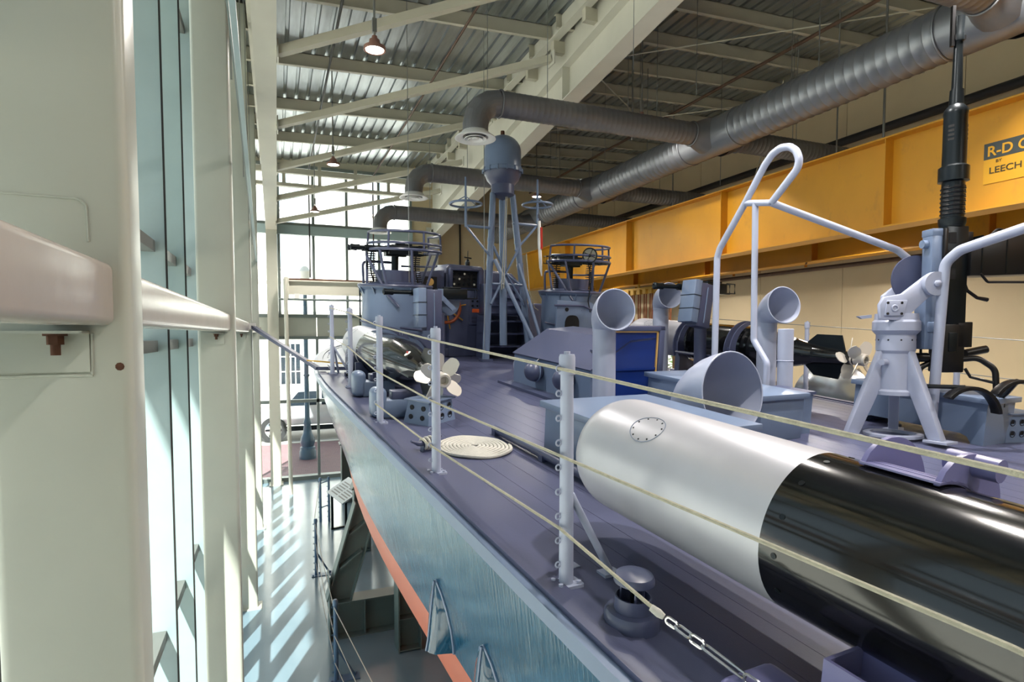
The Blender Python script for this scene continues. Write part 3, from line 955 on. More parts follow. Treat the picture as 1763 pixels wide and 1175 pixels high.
# exhaust scoops on the port side low by the chine
def scoop(v0, label):
    def onhull(v, k):
        s = sect(v)
        t = max(0, min(1, k))
        if t < .5: a, c_ = s[0], s[1]; tt = t * 2
        else: a, c_ = s[1], s[2]; tt = t * 2 - 1
        return Vector((-(a[0] + (c_[0] - a[0]) * tt), v, a[1] + (c_[1] - a[1]) * tt))
    vs = []; fs = []
    prof = [(0, .0), (.12, .08), (.3, .13), (.55, .15), (.8, .13), (1.0, .10)]
    for (k, hw) in prof:
        for j in range(7):
            t = -1 + j / 3
            p = onhull(v0 + t * hw, .52 + .5 * k)
            p = p + Vector((-.16 * math.sqrt(max(0, 1 - t * t)) * (.1 + .9 * k), 0, 0))
            vs.append(p)
    for i in range(len(prof) - 1):
        for j in range(6):
            a = i * 7 + j
            fs.append((a, a + 1, a + 8, a + 7))
    o = MB().add(vs, fs).build('exhaust_scoop', M['hull'], boat, label=label)
    rim = [vs[i * 7] for i in range(len(prof))][::-1] + [vs[i * 7 + 6] for i in range(len(prof))]
    MB().tube([tuple(p) for p in rim], .012, 6).build('scoop_rim', M['bgrey'], o)
    MB().tube([tuple(vs[i * 7 + 3]) for i in range(len(prof))], .01, 6).build('scoop_ridge', M['bgrey'], o)
for v0 in (3.95, 3.15, 2.35):
    scoop(v0, 'teal pointed exhaust scoop')

# deck hardware on the centre: low long rail on deck beside the engine hatch, foredeck hatch
t = thing('deck_hatch', 'low rimmed hatch on the foredeck beyond the white-nosed torpedo', 'hatch', bt(-1.5, 12.6, sheer(12.6)))
MB().lathe([(0, .12), (.42, .12), (.45, .1), (.45, 0)], 28).build('lid', M['bgrey'], t)
for k in range(10):
    a = 2 * PI * k / 10
    MB().box((.46 * math.cos(a), .46 * math.sin(a), .11), (.05, .05, .05)).build('dog', M['gunmetal'], t)
t = thing('deck_rail', 'low slate pipe rail fixed along the deck beside the engine hatch', 'rail', bt(-2.05, 3.0, 0))
MB().tube([(0.0, 0, .05), (-.0, 2.05, .05)], .035, 10).build('pipe', M['dgrey'], t)
for v in (.3, 1.15, 2.0):
    MB().bb(-.04, .04, v - .03, v + .03, 0, .05).build('foot', M['dgrey'], t)

# ================================================================== TORPEDOES
def torpedo(label, u, v, w, yaw=0.0, roll=0.0):
    """nose tip at local +y 0, body runs aft along -y."""
    t = thing('torpedo', label, 'torpedo', bt(u, v, w) @ RZ(yaw) @ RY(roll), 'torpedoes on the deck')
    A = RX(PI / 2)            # lathe z -> -y
    r = .285; S = 1.3
    nose = [(0, 0)] + [(r * math.sin(PI / 2 * k / 12), .26 * (1 - math.cos(PI / 2 * k / 12))) for k in range(1, 13)] + [(r, .6), (r, S), (0, S)]
    wh = MB().lathe(nose, 56, A).build('warhead', M['silver'], t, label='dull silver rounded warhead')
    # oval inspection plate on the warhead
    hp = []
    pl_ = MB()
    for (rr, dz) in [(.075, .0004)]:
        ring = []
        for k in range(40):
            a = 2 * PI * k / 40
            th_ = rr * math.cos(a) / r * 1.0
            ring.append((th_, rr * 1.25 * math.sin(a)))
        pth = [((r + .0008) * math.sin(R(-38) + q[0]), -.58 + q[1], (r + .0008) * math.cos(R(-38) + q[0])) for q in ring]
        pl_.tube(pth, .0013, 4, closed=True)
    pl_.build('plate_seam', M['bgrey'], wh)
    sc = MB()
    for k in range(10):
        a = 2 * PI * k / 10
        th_ = R(-38) + .064 * math.cos(a) / r; yy = -.58 + .064 * 1.25 * math.sin(a)
        n_ = Vector((math.sin(th_), 0, math.cos(th_)))
        sc.cyl(tuple(n_ * (r - .001) + Vector((0, yy, 0))), tuple(n_ * (r + .0015) + Vector((0, yy, 0))), .004, 8)
    sc.build('plate_screws', M['gunmetal'], wh)['kind'] = 'stuff'
    body = [(0, S), (r, S), (r, 2.45)]
    for k in range(1, 9):
        f = k / 8
        body.append((r - (r - .115) * (f ** 1.6), 2.45 + 1.05 * f))
    body += [(0, 3.5)]
    bd = MB().lathe(body, 56, A).build('body', M['black'], t, label='gloss black cylindrical body')
    for k in range(9):
        a = R(-130 + 26 * k + 12)
        n_ = Vector((math.sin(a), 0, math.cos(a)))
        MB().cyl(tuple(n_ * (r - .002) + Vector((0, -S - .06, 0))), tuple(n_ * (r + .002) + Vector((0, -S - .06, 0))), .010, 12).build('screw', M['gunmetal'], bd)
    MB().lathe([(.115, 3.5), (.117, 3.505), (.075, 3.95), (.06, 4.05), (0, 4.05)], 36, A).build('tail_cone', M['black'], t)
    for k in range(4):
        X = RY(PI / 2 * k)
        MB().prism([(.08, -3.3), (.255, -3.5), (.265, -3.82), (.08, -3.88)], -.008, .008, X @ RX(0) @ Matrix(((1, 0, 0, 0), (0, 1, 0, 0), (0, 0, 1, 0), (0, 0, 0, 1)))).build('fin', M['gunmetal'], t)
    for (yy, sgn, nb_) in [(-3.93, 1, 4), (-4.06, -1, 4)]:
        hub = MB().lathe([(.07, -.05), (.072, .06), (.06, .075), (.042, .075), (.04, .0), (0, .0)], 24, T(0, yy, 0) @ A).build('propeller', M['prop'], t, label='pale bare metal propeller')
        for k in range(nb_):
            X = T(0, yy, 0) @ RY(2 * PI * k / nb_ + (.62 if sgn < 0 else .1)) @ T(0, 0, .05) @ RZ(R(32) * sgn)
            out = []
            for q in range(13):
                a = PI * q / 12
                out.append((.075 * math.sin(a) * (1.15 - .3 * q / 12) , 0.0 + .2 * (1 - math.cos(a)) / 2))
            poly = [(-.03, 0)] + [(-x_ * .95, z_ * 1.0) for (x_, z_) in out[2:7]] + [(-.055, .17), (-.03, .188), (0, .195), (.03, .188), (.055, .17)] + [(x_ * .95, z_) for (x_, z_) in out[6:1:-1]] + [(.03, 0)]
            MB().prism(poly, -.004, .004, X @ RX(PI / 2)).build('blade', M['prop'], hub)
    MB().lathe([(0, .0), (.04, .004), (.04, .01), (0, .014)], 16, T(-.11, -3.25, .165) @ RY(R(-35))).build('red_knob', M['white'], t)
    MB().box((-.118, -3.25, .185), (.012, .025, .02)).build('red_tab', M['redpaint'], t)
    return t
torpedo('near torpedo with silver nose and long gloss black body, on the port quarter', -2.36, 3.0, .45)
torpedo('silver-nosed black torpedo on the port side ahead, propeller facing the camera', -2.28, 9.78, .40, R(-.5))
torpedo('silver-nosed black torpedo on the starboard side against the cream wall', 2.32, 8.75, .62, R(1.5))

# torpedo racks
def rack(label, u, v, w, side=1, L=.42, arm=True):
    """two uprights with a curved strap over the torpedo; u,v the torpedo axis."""
    t = thing('torpedo_rack', label, 'rack', bt(u, v, 0))
    r = .31
    for dv in (-.5, .5):
        b = MB()
        b.bb(-.36, .36, dv - .05, dv + .05, 0, .05)
        out = [(-.36, 0), (.36, 0), (.36, w - .12)]
        for k in range(9):
            a = R(-22 - 136 * k / 8)
            out.append((r * math.cos(a), w + r * math.sin(a)))
        out.append((-.36, w - .12))
        b.prism(out, -.02, .02, T(0, dv, 0) @ RX(PI / 2))
        b.build('cradle_plate', M['dgrey'], t)
    MB().tube([(.32, -.5, .1), (.32, .5, .1)], .025, 8).build('tie_bar', M['dgrey'], t)
    MB().tube([(-.32, -.5, .1), (-.32, .5, .1)], .025, 8).build('tie_bar', M['dgrey'], t)
    # inboard release arms: curved plates over the top
    for dv in (-.5, .5):
        X = T(0, dv, w)
        outer = []; inner = []
        for k in range(15):
            a = R(-30 + 125 * k / 14)
            outer.append(((r + .14 - .10 * k / 14) * math.cos(a) * side, (r + .14 - .10 * k / 14) * math.sin(a)))
            inner.append(((r + .01) * math.cos(a) * side, (r + .01) * math.sin(a)))
        for off in (-.05, .05):
            MB().prism(outer + inner[::-1], off - .008, off + .008, X @ RX(PI / 2)).build('strap_arm', M['dgrey'], t)
        MB().bb(side * (r + .03) - .03, side * (r + .03) + .03, dv - .05, dv + .05, 0, w).build('upright', M['dgrey'], t)
    MB().tube([(side * .4, -.5, w * .75), (side * .4, .5, w * .75)], .022, 8).build('torque_tube', M['dgrey'], t)
    return t
rack('slate torpedo rack under the port torpedo ahead', -2.28, 7.7, .40)
rack('slate torpedo rack with curved arms holding the starboard torpedo', 2.32, 6.7, .62, -1)

# near rack: purple lug arm above the torpedo and seat below
t = thing('torpedo_rack', 'lilac grey torpedo rack gripping the near black torpedo', 'rack', bt(-2.36, 1.30, 0))
lug = M['pgrey']
M['lilac'] = mat('lilac grey paint', (106, 106, 148), 0.34, var=.03, bump=.015, bscale=25)
w = .45; r = .289
for off in (-.14, .08):
    outer = []; inner = []
    for k in range(17):
        a = R(10 + 85 * k / 16)
        ro = r + .12 * math.sin(PI * k / 16) ** .7
        outer.append((ro * math.cos(a), ro * math.sin(a)))
        inner.append((r * math.cos(a), r * math.sin(a)))
    MB().prism(outer + inner[::-1], off, off + .016, T(0, .12, w) @ RX(PI / 2)).build('strap_arm', M['lilac'], t)
b = MB()
for k in range(10):
    a = R(38 + 52 * k / 9)
    b.bb(-.028, .028, -.1, .14, 0, .006, T(0, .12 - 0.0, w) @ RY(PI / 2 - a) @ T(0, 0, r + .004))
b.build('strap_band', M['lilac'], t)
MB().cyl((.16, .10, w + .33), (.16, -.04, w + .33), .035, 14).build('pivot_boss', M['lilac'], t)
MB().bb(.28, .4, -.05, .2, 0, w + .15).build('upright', M['lilac'], t)
# outboard seat
s0 = -.02
for x in (-.36, -.20):
    MB().bb(x, x + .012, s0 - .08, s0 + .10, .0, .26).build('seat_plate', M['lilac'], t)
MB().bb(-.36, -.19, s0 + .10, s0 + .112, .0, .26).build('front_plate', M['lilac'], t)
MB().bb(-.36, -.19, s0 - .08, s0 + .10, .16, .172).build('shelf_plate', M['lilac'], t)
MB().bb(-.42, .35, s0 - .35, s0 + .14, 0, .05).build('base_plate', M['lilac'], t)
MB().prism([(-.42, .0), (-.2, .0), (-.2, .1), (-.40, .2)], -.3, .0, T(0, s0 - .40, .05) @ RX(PI / 2)).build('wedge_block', M['lilac'], t)
MB().bb(-.50, -.26, s0 + .16, s0 + .36, 0, .09).build('end_block', M['lilac'], t, bevel=.035, segs=4)
MB().cyl((-.36, s0 - .25, .14), (-.42, s0 - .25, .14), .02, 8).build('bolt', M['lilac'], t)

# ================================================================== STANCHIONS AND LIFELINES
def stanchion(label, u, v, H=1.0, side=-1, brace=False, eyes=9, m='pgrey'):
    t = thing('stanchion', label, 'stanchion', bv(u, v), 'lifeline stanchions')
    MB().lathe([(0, 0), (.032, 0), (.028, H - .075), (0, H - .075)], 16).build('post', M[m], t)
    MB().lathe([(0, H - .085), (.035, H - .085), (.035, H - .012), (.031, H), (0, H)], 16).build('cap', M[m], t)
    MB().lathe([(0, H), (.014, H), (.014, H + .012), (0, H + .012)], 8).build('cap_bolt', M[m], t)
    b = MB().prism(rrect(-.065, .065, -.05, .05, .015, 3), 0, .016)
    b.build('base_plate', M[m], t)
    for (x, y) in ((-.045, -.032), (.045, -.032), (-.045, .032), (.045, .032)):
        MB().cyl((x, y, .014), (x, y, .028), .011, 6).build('bolt', M[m], t)
    for k in range(eyes):
        z = .1 + (H - .16) * k / (eyes - 1)
        MB().torus(.012, .004, 12, 6, T(side * .041, 0, z) @ RX(PI / 2)).build('eye', M[m], t)
    if brace:
        for (x, y) in ((.24, .02), (.11, .16)):
            MB().tube([(.02, .0, .40), (x, y, .02)], .017, 10).build('brace', M[m], t)
            MB().bb(x - .045, x + .045, y - .035, y + .035, 0, .014).build('brace_foot', M[m], t)
    return t
stanchion('tall grey stanchion with two braces, nearest the camera on the port side', -2.9, 2.45, brace=True)
stanchion('grey stanchion beside the coiled rope', -2.91, 4.13)
stanchion('grey stanchion in front of the port torpedo propeller end', -2.9, 5.76)
stanchion('slim grey stanchion beside the silver nose of the port torpedo', -2.76, 7.87)
stanchion('small grey stanchion furthest forward at the bow rail', -2.78, 9.11, brace=True)
stanchion('grey stanchion standing on the starboard edge before the cream wall', 2.95, 5.74, side=1)
stanchion('grey starboard stanchion behind the tall gun', 2.95, 3.9, side=1)

def rope(name, label, pts, r, m='rope', cat='rope', sag=.0):
    P = [bp(*p) for p in pts]
    out = []
    for a, b_ in zip(P[:-1], P[1:]):
        for k in range(8):
            f = k / 8
            q = a.lerp(b_, f); q.z -= sag * 4 * f * (1 - f)
            out.append(q)
    out.append(P[-1])
    o0 = out[0].copy()
    o = MB().tube([q - o0 for q in out], r, 8).build(name, M[m])
    o.location = o0
    return tag(o, label, cat)
E_ = -2.945
rope('lifeline_rope', 'top lifeline rope strung along the port stanchions', [(-2.82, 9.11, .96), (-2.80, 7.87, .95), (E_, 5.76, .92), (E_ - .005, 4.13, .92), (E_, 2.45, .94), (E_, .9, .955), (E_, -1.2, .94)], .0068)
rope('lifeline_rope', 'middle lifeline rope crossing in front of the near torpedo', [(-2.82, 9.11, .55), (-2.8, 7.87, .52), (E_, 5.76, .50), (E_ - .005, 4.13, .51), (E_, 2.45, .575), (E_, .9, .64), (E_, -1.2, .6)], .0068)
rope('lifeline_rope', 'lowest lifeline rope slanting down to the chain by the mushroom vent', [(E_, 5.76, .19), (E_ - .005, 4.13, .20), (E_, 2.45, .265), (-2.92, 1.83, .2)], .0068)
rope('lifeline_wire', 'thin dark top wire along the starboard stanchions', [(2.98, 8.5, .95), (2.98, 5.74, .95), (2.98, 3.9, .95), (2.98, 1.5, .95)], .005, 'conduit', 'wire')
rope('lifeline_wire', 'thin dark middle wire along the starboard stanchions', [(2.98, 8.5, .55), (2.98, 5.74, .55), (2.98, 3.9, .55), (2.98, 1.5, .55)], .005, 'conduit', 'wire')
# splice end of middle rope
# chain with turnbuckle from the low rope to the near rack
t = thing('shackle_chain', 'galvanised shackle chain ending the lowest lifeline on the deck', 'chain', T(*bp(-2.92, 1.83, .2)))
p0 = bp(-2.92, 1.83, .2); p1 = bp(-2.78, 1.55, .09)
d = (p1 - p0)
Ld = d.length
X = align(d)
zc = 0.0; k = 0
MB().lathe([(0, 0), (.012, 0), (.015, .03), (.01, .05), (0, .05)], 10, X @ T(0, 0, -.04)).build('ferrule', M['ropewhite'], t)
lens = [(.024, .015), (.032, .02), (.028, .017), (.075, .019), (.03, .017), (.028, .016), (.028, .016)]
zc = .015
for (L_, rr) in lens:
    pts = []
    for q in range(16):
        a = 2 * PI * q / 16
        y = math.sin(a) * (rr - .003)
        z = math.cos(a) * (rr - .003) + (L_ - rr if math.cos(a) > 0 else -(L_ - rr))
        pts.append((0, y, z))
    MB().tube(pts, .005, 6, closed=True, X=X @ T(0, 0, zc + L_) @ RZ(PI / 2 * (k % 2))).build('link', M['chrome'], t)
    zc += 2 * L_ - .012; k += 1
    if zc > Ld: break

# coil
b = MB(); pts = []
turns = 9; rr = .0145
for k in range(turns * 40):
    a = 2 * PI * k / 40
    rad = .02 + k / 40 * (rr * 2)
    pts.append((rad * 1.05 * math.cos(a), rad * 1.18 * math.sin(a), .016 + .003 * math.sin(5 * a)))
b.tube(pts, rr, 7)
co = b.build('rope_coil', M['ropewhite'])
co.matrix_world = bt(-2.41, 4.67, 0)
tag(co, 'flat spiral coil of white rope lying on the deck', 'rope coil')
# cleat with rope end
t = thing('deck_cleat', 'slate horn cleat with a rope hitch beside the rope coil', 'cleat', bt(-2.79, 4.72, 0, R(20)))
MB().prism([(-.05, 0), (.05, 0), (.03, .06), (-.03, .06)], -.02, .02, RX(PI / 2)).build('base', M['dgrey'], t)
MB().tube([(-.15, 0, .10), (-.08, 0, .07), (0, 0, .065), (.08, 0, .07), (.15, 0, .10)], [.008, .02, .024, .02, .008], 10).build('horn', M['dgrey'], t)
b = MB()
for k in range(3):
    b.torus(.04 + .004 * k, .011, 20, 8, T(-.03 + .03 * k, 0, .06) @ RY(R(80 + 10 * k)))
b.tube([(.03, 0, .05), (.1, -.04, .03), (.17, -.05, .02), (.24, -.02, .02)], .012, 8)
b.build('rope_hitch', M['ropewhite'], t)

# ================================================================== BOXES WITH HOLES
def holebox(label, X, sx, sy, h, nx=3):
    t = thing('ready_box', label, 'box', X)
    k = .82
    # tapered box
    vs = [(-sx / 2 * k, -sy / 2 * k, 0), (sx / 2 * k, -sy / 2 * k, 0), (sx / 2 * k, sy / 2 * k, 0), (-sx / 2 * k, sy / 2 * k, 0),
          (-sx / 2, -sy / 2, h), (sx / 2, -sy / 2, h), (sx / 2, sy / 2, h), (-sx / 2, sy / 2, h)]
    vs = [(x / k if z == 0 else x * k / 1.0, y / k if z == 0 else y * k, z) for (x, y, z) in vs]
    MB().add(vs, [(0, 3, 2, 1), (4, 5, 6, 7), (0, 1, 5, 4), (1, 2, 6, 5), (2, 3, 7, 6), (3, 0, 4, 7)]).build('body', M['bgrey'], t)
    MB().bb(-sx / 2 * k - .03, sx / 2 * k + .03, -sy / 2 * k - .03, sy / 2 * k + .03, h, h + .012).build('lid', M['bgrey'], t)
    for r_ in range(2):
        z = h * (.3 + .4 * r_)
        f = 1 - (1 - k) * z / h
        for c in range(nx):
            x = (c - (nx - 1) / 2) * sx / (nx + .4)
            MB().lathe([(0, 0), (.026, 0), (.026, .006), (.032, .006), (.032, -.004), (0, -.004)], 18, T(x, -sy / 2 * f - .001, z) @ RX(PI / 2)).build('hole', M['dark'], t)
            MB().torus(.029, .004, 18, 6, T(x, -sy / 2 * f - .003, z) @ RX(PI / 2)).build('hole_rim', M['bgrey'], t)
        for c in range(2):
            y = (c - .5) * sy / 2.2
            MB().lathe([(0, 0), (.024, 0), (.024, .006), (0, .006)], 18, T(-sx / 2 * f - .001, y, z) @ RY(-PI / 2)).build('hole', M['dark'], t)
    return t
holebox('blue grey box with round holes beside the port torpedo propeller', bt(-2.42, 5.75, 0, R(33)), .42, .30, .215)
holebox('blue grey box with round holes at the far right behind the gun', bt(2.62, 3.28, 0, R(-12)), .40, .26, .27)

# lockers
def locker(label, u0, u1, v0, v1, h, m='bgrey', feet=False, latch=True, lid=.035):
    t = thing('deck_locker', label, 'locker', bt((u0 + u1) / 2, (v0 + v1) / 2, 0))
    a, c_ = (u1 - u0) / 2, (v1 - v0) / 2
    if feet:
        out = [(-c_, 0), (-c_ + .1, 0), (-c_ + .14, .06), (-c_ + .2, .08), (c_ - .2, .08), (c_ - .14, .06), (c_ - .1, 0), (c_, 0), (c_, h - .05), (-c_, h - .05)]
        MB().prism(out, -a, a, RZ(PI / 2) @ RX(PI / 2)).build('body', M[m], t)
    else:
        MB().bb(-a, a, -c_, c_, 0, h - .05).build('body', M[m], t, bevel=.006)
    MB().bb(-a - lid, a + lid, -c_ - lid, c_ + lid, h - .05, h).build('lid', M[m], t, bevel=.006)
    if latch:
        for s in (.25, -.45):
            la = MB().bb(-a - .02, -a, s - .02, s + .02, h - .16, h - .05).build('latch', M['chrome'], t)
            MB().torus(.02, .004, 14, 6, T(-a - .025, s, h - .15) @ RY(PI / 2)).build('ring', M['chrome'], la)
    return t
locker('blue grey deck locker standing behind the near torpedo nose', -1.94, -.95, 3.2, 4.36, .42, latch=False)
locker('blue grey deck locker with a chrome latch behind the big ventilator bowl', .05, .6, 4.0, 5.55, .43)
locker('long blue grey bench locker with cut-out feet behind the gun tripod', 2.02, 2.5, 3.2, 4.45, .44, feet=True, latch=False)
# small fuel box beside second locker
t = thing('deck_box', 'narrow grey box with hinged strut beside the latch locker', 'box', bt(.78, 4.3, 0))
MB().bb(-.1, .1, -.18, .18, 0, .38).build('body', M['bgrey'], t)
MB().bb(-.12, .12, -.2, .2, .38, .41).build('lid', M['dgrey'], t)
MB().tube([(-.11, -.16, .1), (-.11, .12, .33)], .008, 6).build('strut', M['gunmetal'], t)

# rounded chafing blocks at the deck edge
def chafe(label, u, v):
    t = thing('chafe_block', label, 'block', bt(u, v, 0))
    MB().bb(-.15, .0, -.10, .10, 0, .30).build('block', M['bgrey'], t, bevel=.06, segs=5)
    MB().bb(-.04, .34, -.09, .09, 0, .18).build('shelf', M['bgrey'], t, bevel=.02)
    MB().bb(.05, .30, -.07, .07, .18, .26).build('saddle', M['dgrey'], t, bevel=.01)
chafe('rounded grey block at the deck edge under the port torpedo, further one', -2.72, 7.25)
chafe('rounded grey block at the deck edge under the port torpedo, nearer one', -2.78, 6.05)

# ================================================================== VENTILATORS
def shell_tube(path, rad, th=.006, n=36):
    pts = [Vector(p) for p in path]; N = len(pts)
    tang = []
    for i in range(N):
        if i == 0: d = pts[1] - pts[0]
        elif i == N - 1: d = pts[-1] - pts[-2]
        else: d = (pts[i + 1] - pts[i]).normalized() + (pts[i] - pts[i - 1]).normalized()
        tang.append(d.normalized())
    b = MB(); vs = []
    side = Vector((1, 0, 0))
    for sh in (0, 1):
        for i in range(N):
            nb_ = side.cross(tang[i]).normalized()
            r_ = rad[i] - th * sh
            for k in range(n):
                a = 2 * PI * k / n
                vs.append(pts[i] + (side * math.cos(a) + nb_ * math.sin(a)) * r_)
    fs = []
    for sh in (0, 1):
        o = sh * N * n
        for i in range(N - 1):
            for k in range(n):
                a = o + i * n + k; c_ = o + i * n + (k + 1) % n
                q = (a, c_, c_ + n, a + n)
                fs.append(q if sh == 0 else q[::-1])
    for k in range(n):
        a = (N - 1) * n + k; c_ = (N - 1) * n + (k + 1) % n
        o = N * n
        fs.append((a, c_, c_ + o, a + o))
        a = k; c_ = (k + 1) % n
        fs.append((c_, a, a + o, c_ + o))
    return b.add(vs, fs)
def cowl(label, X, r, R0, h, reach, m='bgrey', bend=82):
    """pipe with a short oblique bell; h = height of the mouth centre, bend = turn of the mouth axis from vertical."""
    t = thing('cowl_ventilator', label, 'ventilator', X, 'cowl ventilators')
    MB().lathe([(r + .05, 0), (r + .05, .015), (r + .003, .02), (r + .003, .0)], 28).build('base_ring', M[m], t)
    zb = h - R0 * .95
    n = 6
    path = [(0, 0, zb - .02), (0, 0, zb + .01)]; rad = [r + .004, r + .004]
    for k in range(1, n + 1):
        f = k / n
        a = R(bend) * f
        rr = r + (R0 - r) * f ** .9
        path.append((0, -reach * (1 - math.cos(a)) * 1.25, zb + (h - zb) * math.sin(a) / math.sin(R(bend)))); rad.append(rr)
    d = Vector((0, -math.sin(R(bend)), math.cos(R(bend))))
    p_ = Vector(path[-1]) + d * R0 * .22
    path.append(tuple(p_)); rad.append(R0 * 1.02)
    MB().lathe([(r, 0), (r, zb + .02)], 32).build('pipe', M[m], t)
    bell = shell_tube(path, rad, .006, 44).build('bell', M[m], t, angle=24)
    rim = []
    dd = (Vector(path[-1]) - Vector(path[-2])).normalized()
    nb_ = Vector((1, 0, 0)).cross(dd).normalized()
    for k in range(44):
        a = 2 * PI * k / 44
        rim.append(p_ + (Vector((1, 0, 0)) * math.cos(a) + nb_ * math.sin(a)) * (R0 * 1.02 - .003))
    MB().tube(rim, .007, 6, closed=True).build('rim', M[m], bell)
    return t
cowl('grey cowl ventilator beside the ball floats, left of the navy door', bv(-.62, 5.42, 0, R(-12)), .12, .205, 1.10, .22, 'pgrey')
cowl('small grey cowl ventilator behind the navy door', bv(1.9, 7.5, 0, R(-12)), .12, .19, 1.28, .22, 'pgrey')
cowl('grey cowl ventilator in front of the starboard torpedo tail', bv(1.3, 5.0, 0, R(-14)), .105, .195, 1.20, .22, 'pgrey')
cowl('big open ventilator bowl on the deck beside the near torpedo', bv(-.50, 4.20, 0, R(0)), .22, .33, .47, .30, 'pgrey', 84)
t = thing('vent_pipe', 'plain upright grey pipe beside the big ventilator bowl', 'pipe', bv(.95, 4.47, 0))
MB().lathe([(0, 0), (.076, 0), (.076, .98), (.07, .985), (0, .985)], 24).build('pipe', M['pgrey'], t)
MB().torus(.077, .005, 24, 6, T(0, 0, .66)).build('weld_ring', M['pgrey'], t)
# mushroom vent
t = thing('mushroom_vent', 'round slate mushroom ventilator on the near deck edge', 'ventilator', bt(-2.82, 2.10, 0))
MB().lathe([(0, 0), (.108, 0), (.108, .045), (.098, .06), (.0, .06)], 36).build('base', M['dgrey'], t)
MB().lathe([(.07, .05), (.07, .115), (.064, .115), (.064, .05)], 32).build('collar', M['dgrey'], t)
MB().cyl((0, 0, .05), (0, 0, .2), .01, 8).build('stem', M['gunmetal'], t)
for a in (0, 2.1, 4.2):
    MB().tube([(.05 * math.cos(a), .05 * math.sin(a), .06), (.05 * math.cos(a), .05 * math.sin(a), .18)], .005, 6).build('rod', M['dgrey'], t)
MB().lathe([(0, .215), (.04, .212), (.07, .2), (.078, .185), (.078, .172), (.072, .17), (0, .172)], 36).build('cap', M['dgrey'], t)

# ================================================================== DECKHOUSE WITH NAVY DOOR
t = thing('deckhouse', 'slate deckhouse with sloping roof, navy open end and two round floats', 'deckhouse', bt(0, 5.8, 0))
L = 1.9
MB().prism([(-.55, 0), (-.55, .44), (-.05, .74), (.36, .78), (.36, 0)], -L, 0, RX(PI / 2)).build('body', M['bgrey'], t)
MB().prism([(-.575, .435), (-.04, .765), (-.04, .745), (-.565, .42)], -L - .01, .02, RX(PI / 2)).build('roof_plate', M['dgrey'], t)
MB().prism([(-.04, .765), (.40, .805), (.40, .78), (-.04, .74)], -L - .01, .02, RX(PI / 2)).build('roof_plate', M['dgrey'], t)
MB().bb(-.75, .4, -.06, L + .1, 0, .035).build('sill', M['dgrey'], t)
d = MB().bb(-.30, .34, -.02, -.002, .03, .88).build('navy_door', M['navy'], t, label='navy blue open end')
MB().bb(-.30, .34, -.035, -.02, .42, .45).build('door_bar', M['navy'], d)
MB().bb(.24, .32, -.06, -.02, .30, .40).build('door_catch', M['navy'], d)
MB().bb(.34, .42, -.06, .04, 0, .93).bb(-.30, .42, -.06, .04, .87, .93).build('door_frame', M['dgrey'], t, bevel=.01)
MB().bb(.325, .34, -.04, -.02, .03, .87).bb(-.3, .34, -.04, -.02, .855, .87).build('door_trim', M['tan'], d)
for (vv, r_) in ((.42, .135), (1.15, .13)):
    f = MB().sphere((-.64, vv, .27), r_, 24, 14).build('float_ball', M['dgrey'], t, label='round slate float on the side wall')
    MB().torus(r_ + .004, .008, 28, 6, T(-.62, vv, .27) @ RY(PI / 2)).build('band', M['bgrey'], f)
    MB().tube([(-.6, vv, .27 + r_), (-.56, vv, .27 + r_ + .04), (-.545, vv, .27 + r_ + .02)], .01, 6).build('hook', M['gunmetal'], f)
MB().tube(fillet([(-.5, 1.92, .05), (-.5, 2.02, .3), (-.2, 2.02, .42), (.0, 1.95, .3)], .1), .012, 8).build('grab_rail', M['pgrey'], t)
for (x, z) in ((-.3, .60), (.1, .78)):
    MB().bb(x - .03, x + .03, .3, .36, z, z + .025).build('hinge', M['dgrey'], t)

# ================================================================== GUARD RAILS
t = thing('guard_rail', 'looped pale grey pipe guard rail rising before the yellow crane', 'rail', bt(.75, 5.3, 0))
r_ = .036
loop = [(0, -.05, .0), (0, .05, 1.75), (0, -.29, 2.28)]
arc = []
# loop top: from (−.29,2.28) up to (−.58,2.74) semicircle and back to (−.6,2.23)
pts = [(0, -.06, 0), (0, .05, 1.72), (0, .02, 1.82), (0, -.29, 2.28), (0, -.50, 2.62), (0, -.585, 2.715), (0, -.68, 2.755), (0, -.78, 2.745), (0, -.86, 2.69), (0, -.90, 2.60), (0, -.89, 2.52), (0, -.62, 2.235)]
MB().tube(fillet(pts, .12, 5), r_, 12).build('hoop', M['pgrey'], t)
MB().tube([(0, -.29, 2.27), (0, -.62, 2.235)], r_ * .9, 12).build('crossbar', M['pgrey'], t)
MB().tube(fillet([(0, -.62, 2.235), (1.30, -1.13, 1.82), (1.42, -1.22, 1.70), (1.42, -1.22, 0)], .12, 6), r_, 12).build('long_rail', M['pgrey'], t)
MB().tube(fillet([(0, -.42, 2.26), (0, -.54, .85), (0, -.73, .63), (0, -.75, 0)], .08, 5), r_ * .9, 12).build('post', M['pgrey'], t)
for (x, y) in ((0, -.06), (0, -.75), (1.42, -1.22)):
    MB().lathe([(r_ + .03, 0), (r_ + .03, .012), (r_, .016)], 16, T(x, y, 0)).build('foot_flange', M['pgrey'], t)
t = thing('guard_rail', 'pale grey bent pipe rail in front of the black gun, at right edge', 'rail', bt(1.78, 3.52, 0))
MB().tube(fillet([(0, 0, 0), (0, .05, 1.66), (0, -.06, 1.77), (0, -.53, 1.93), (0, -1.6, 2.29)], .14, 6), .045, 14).build('pipe', M['pgrey'], t)
MB().lathe([(.08, 0), (.08, .012), (.046, .016)], 20).build('foot_flange', M['pgrey'], t)

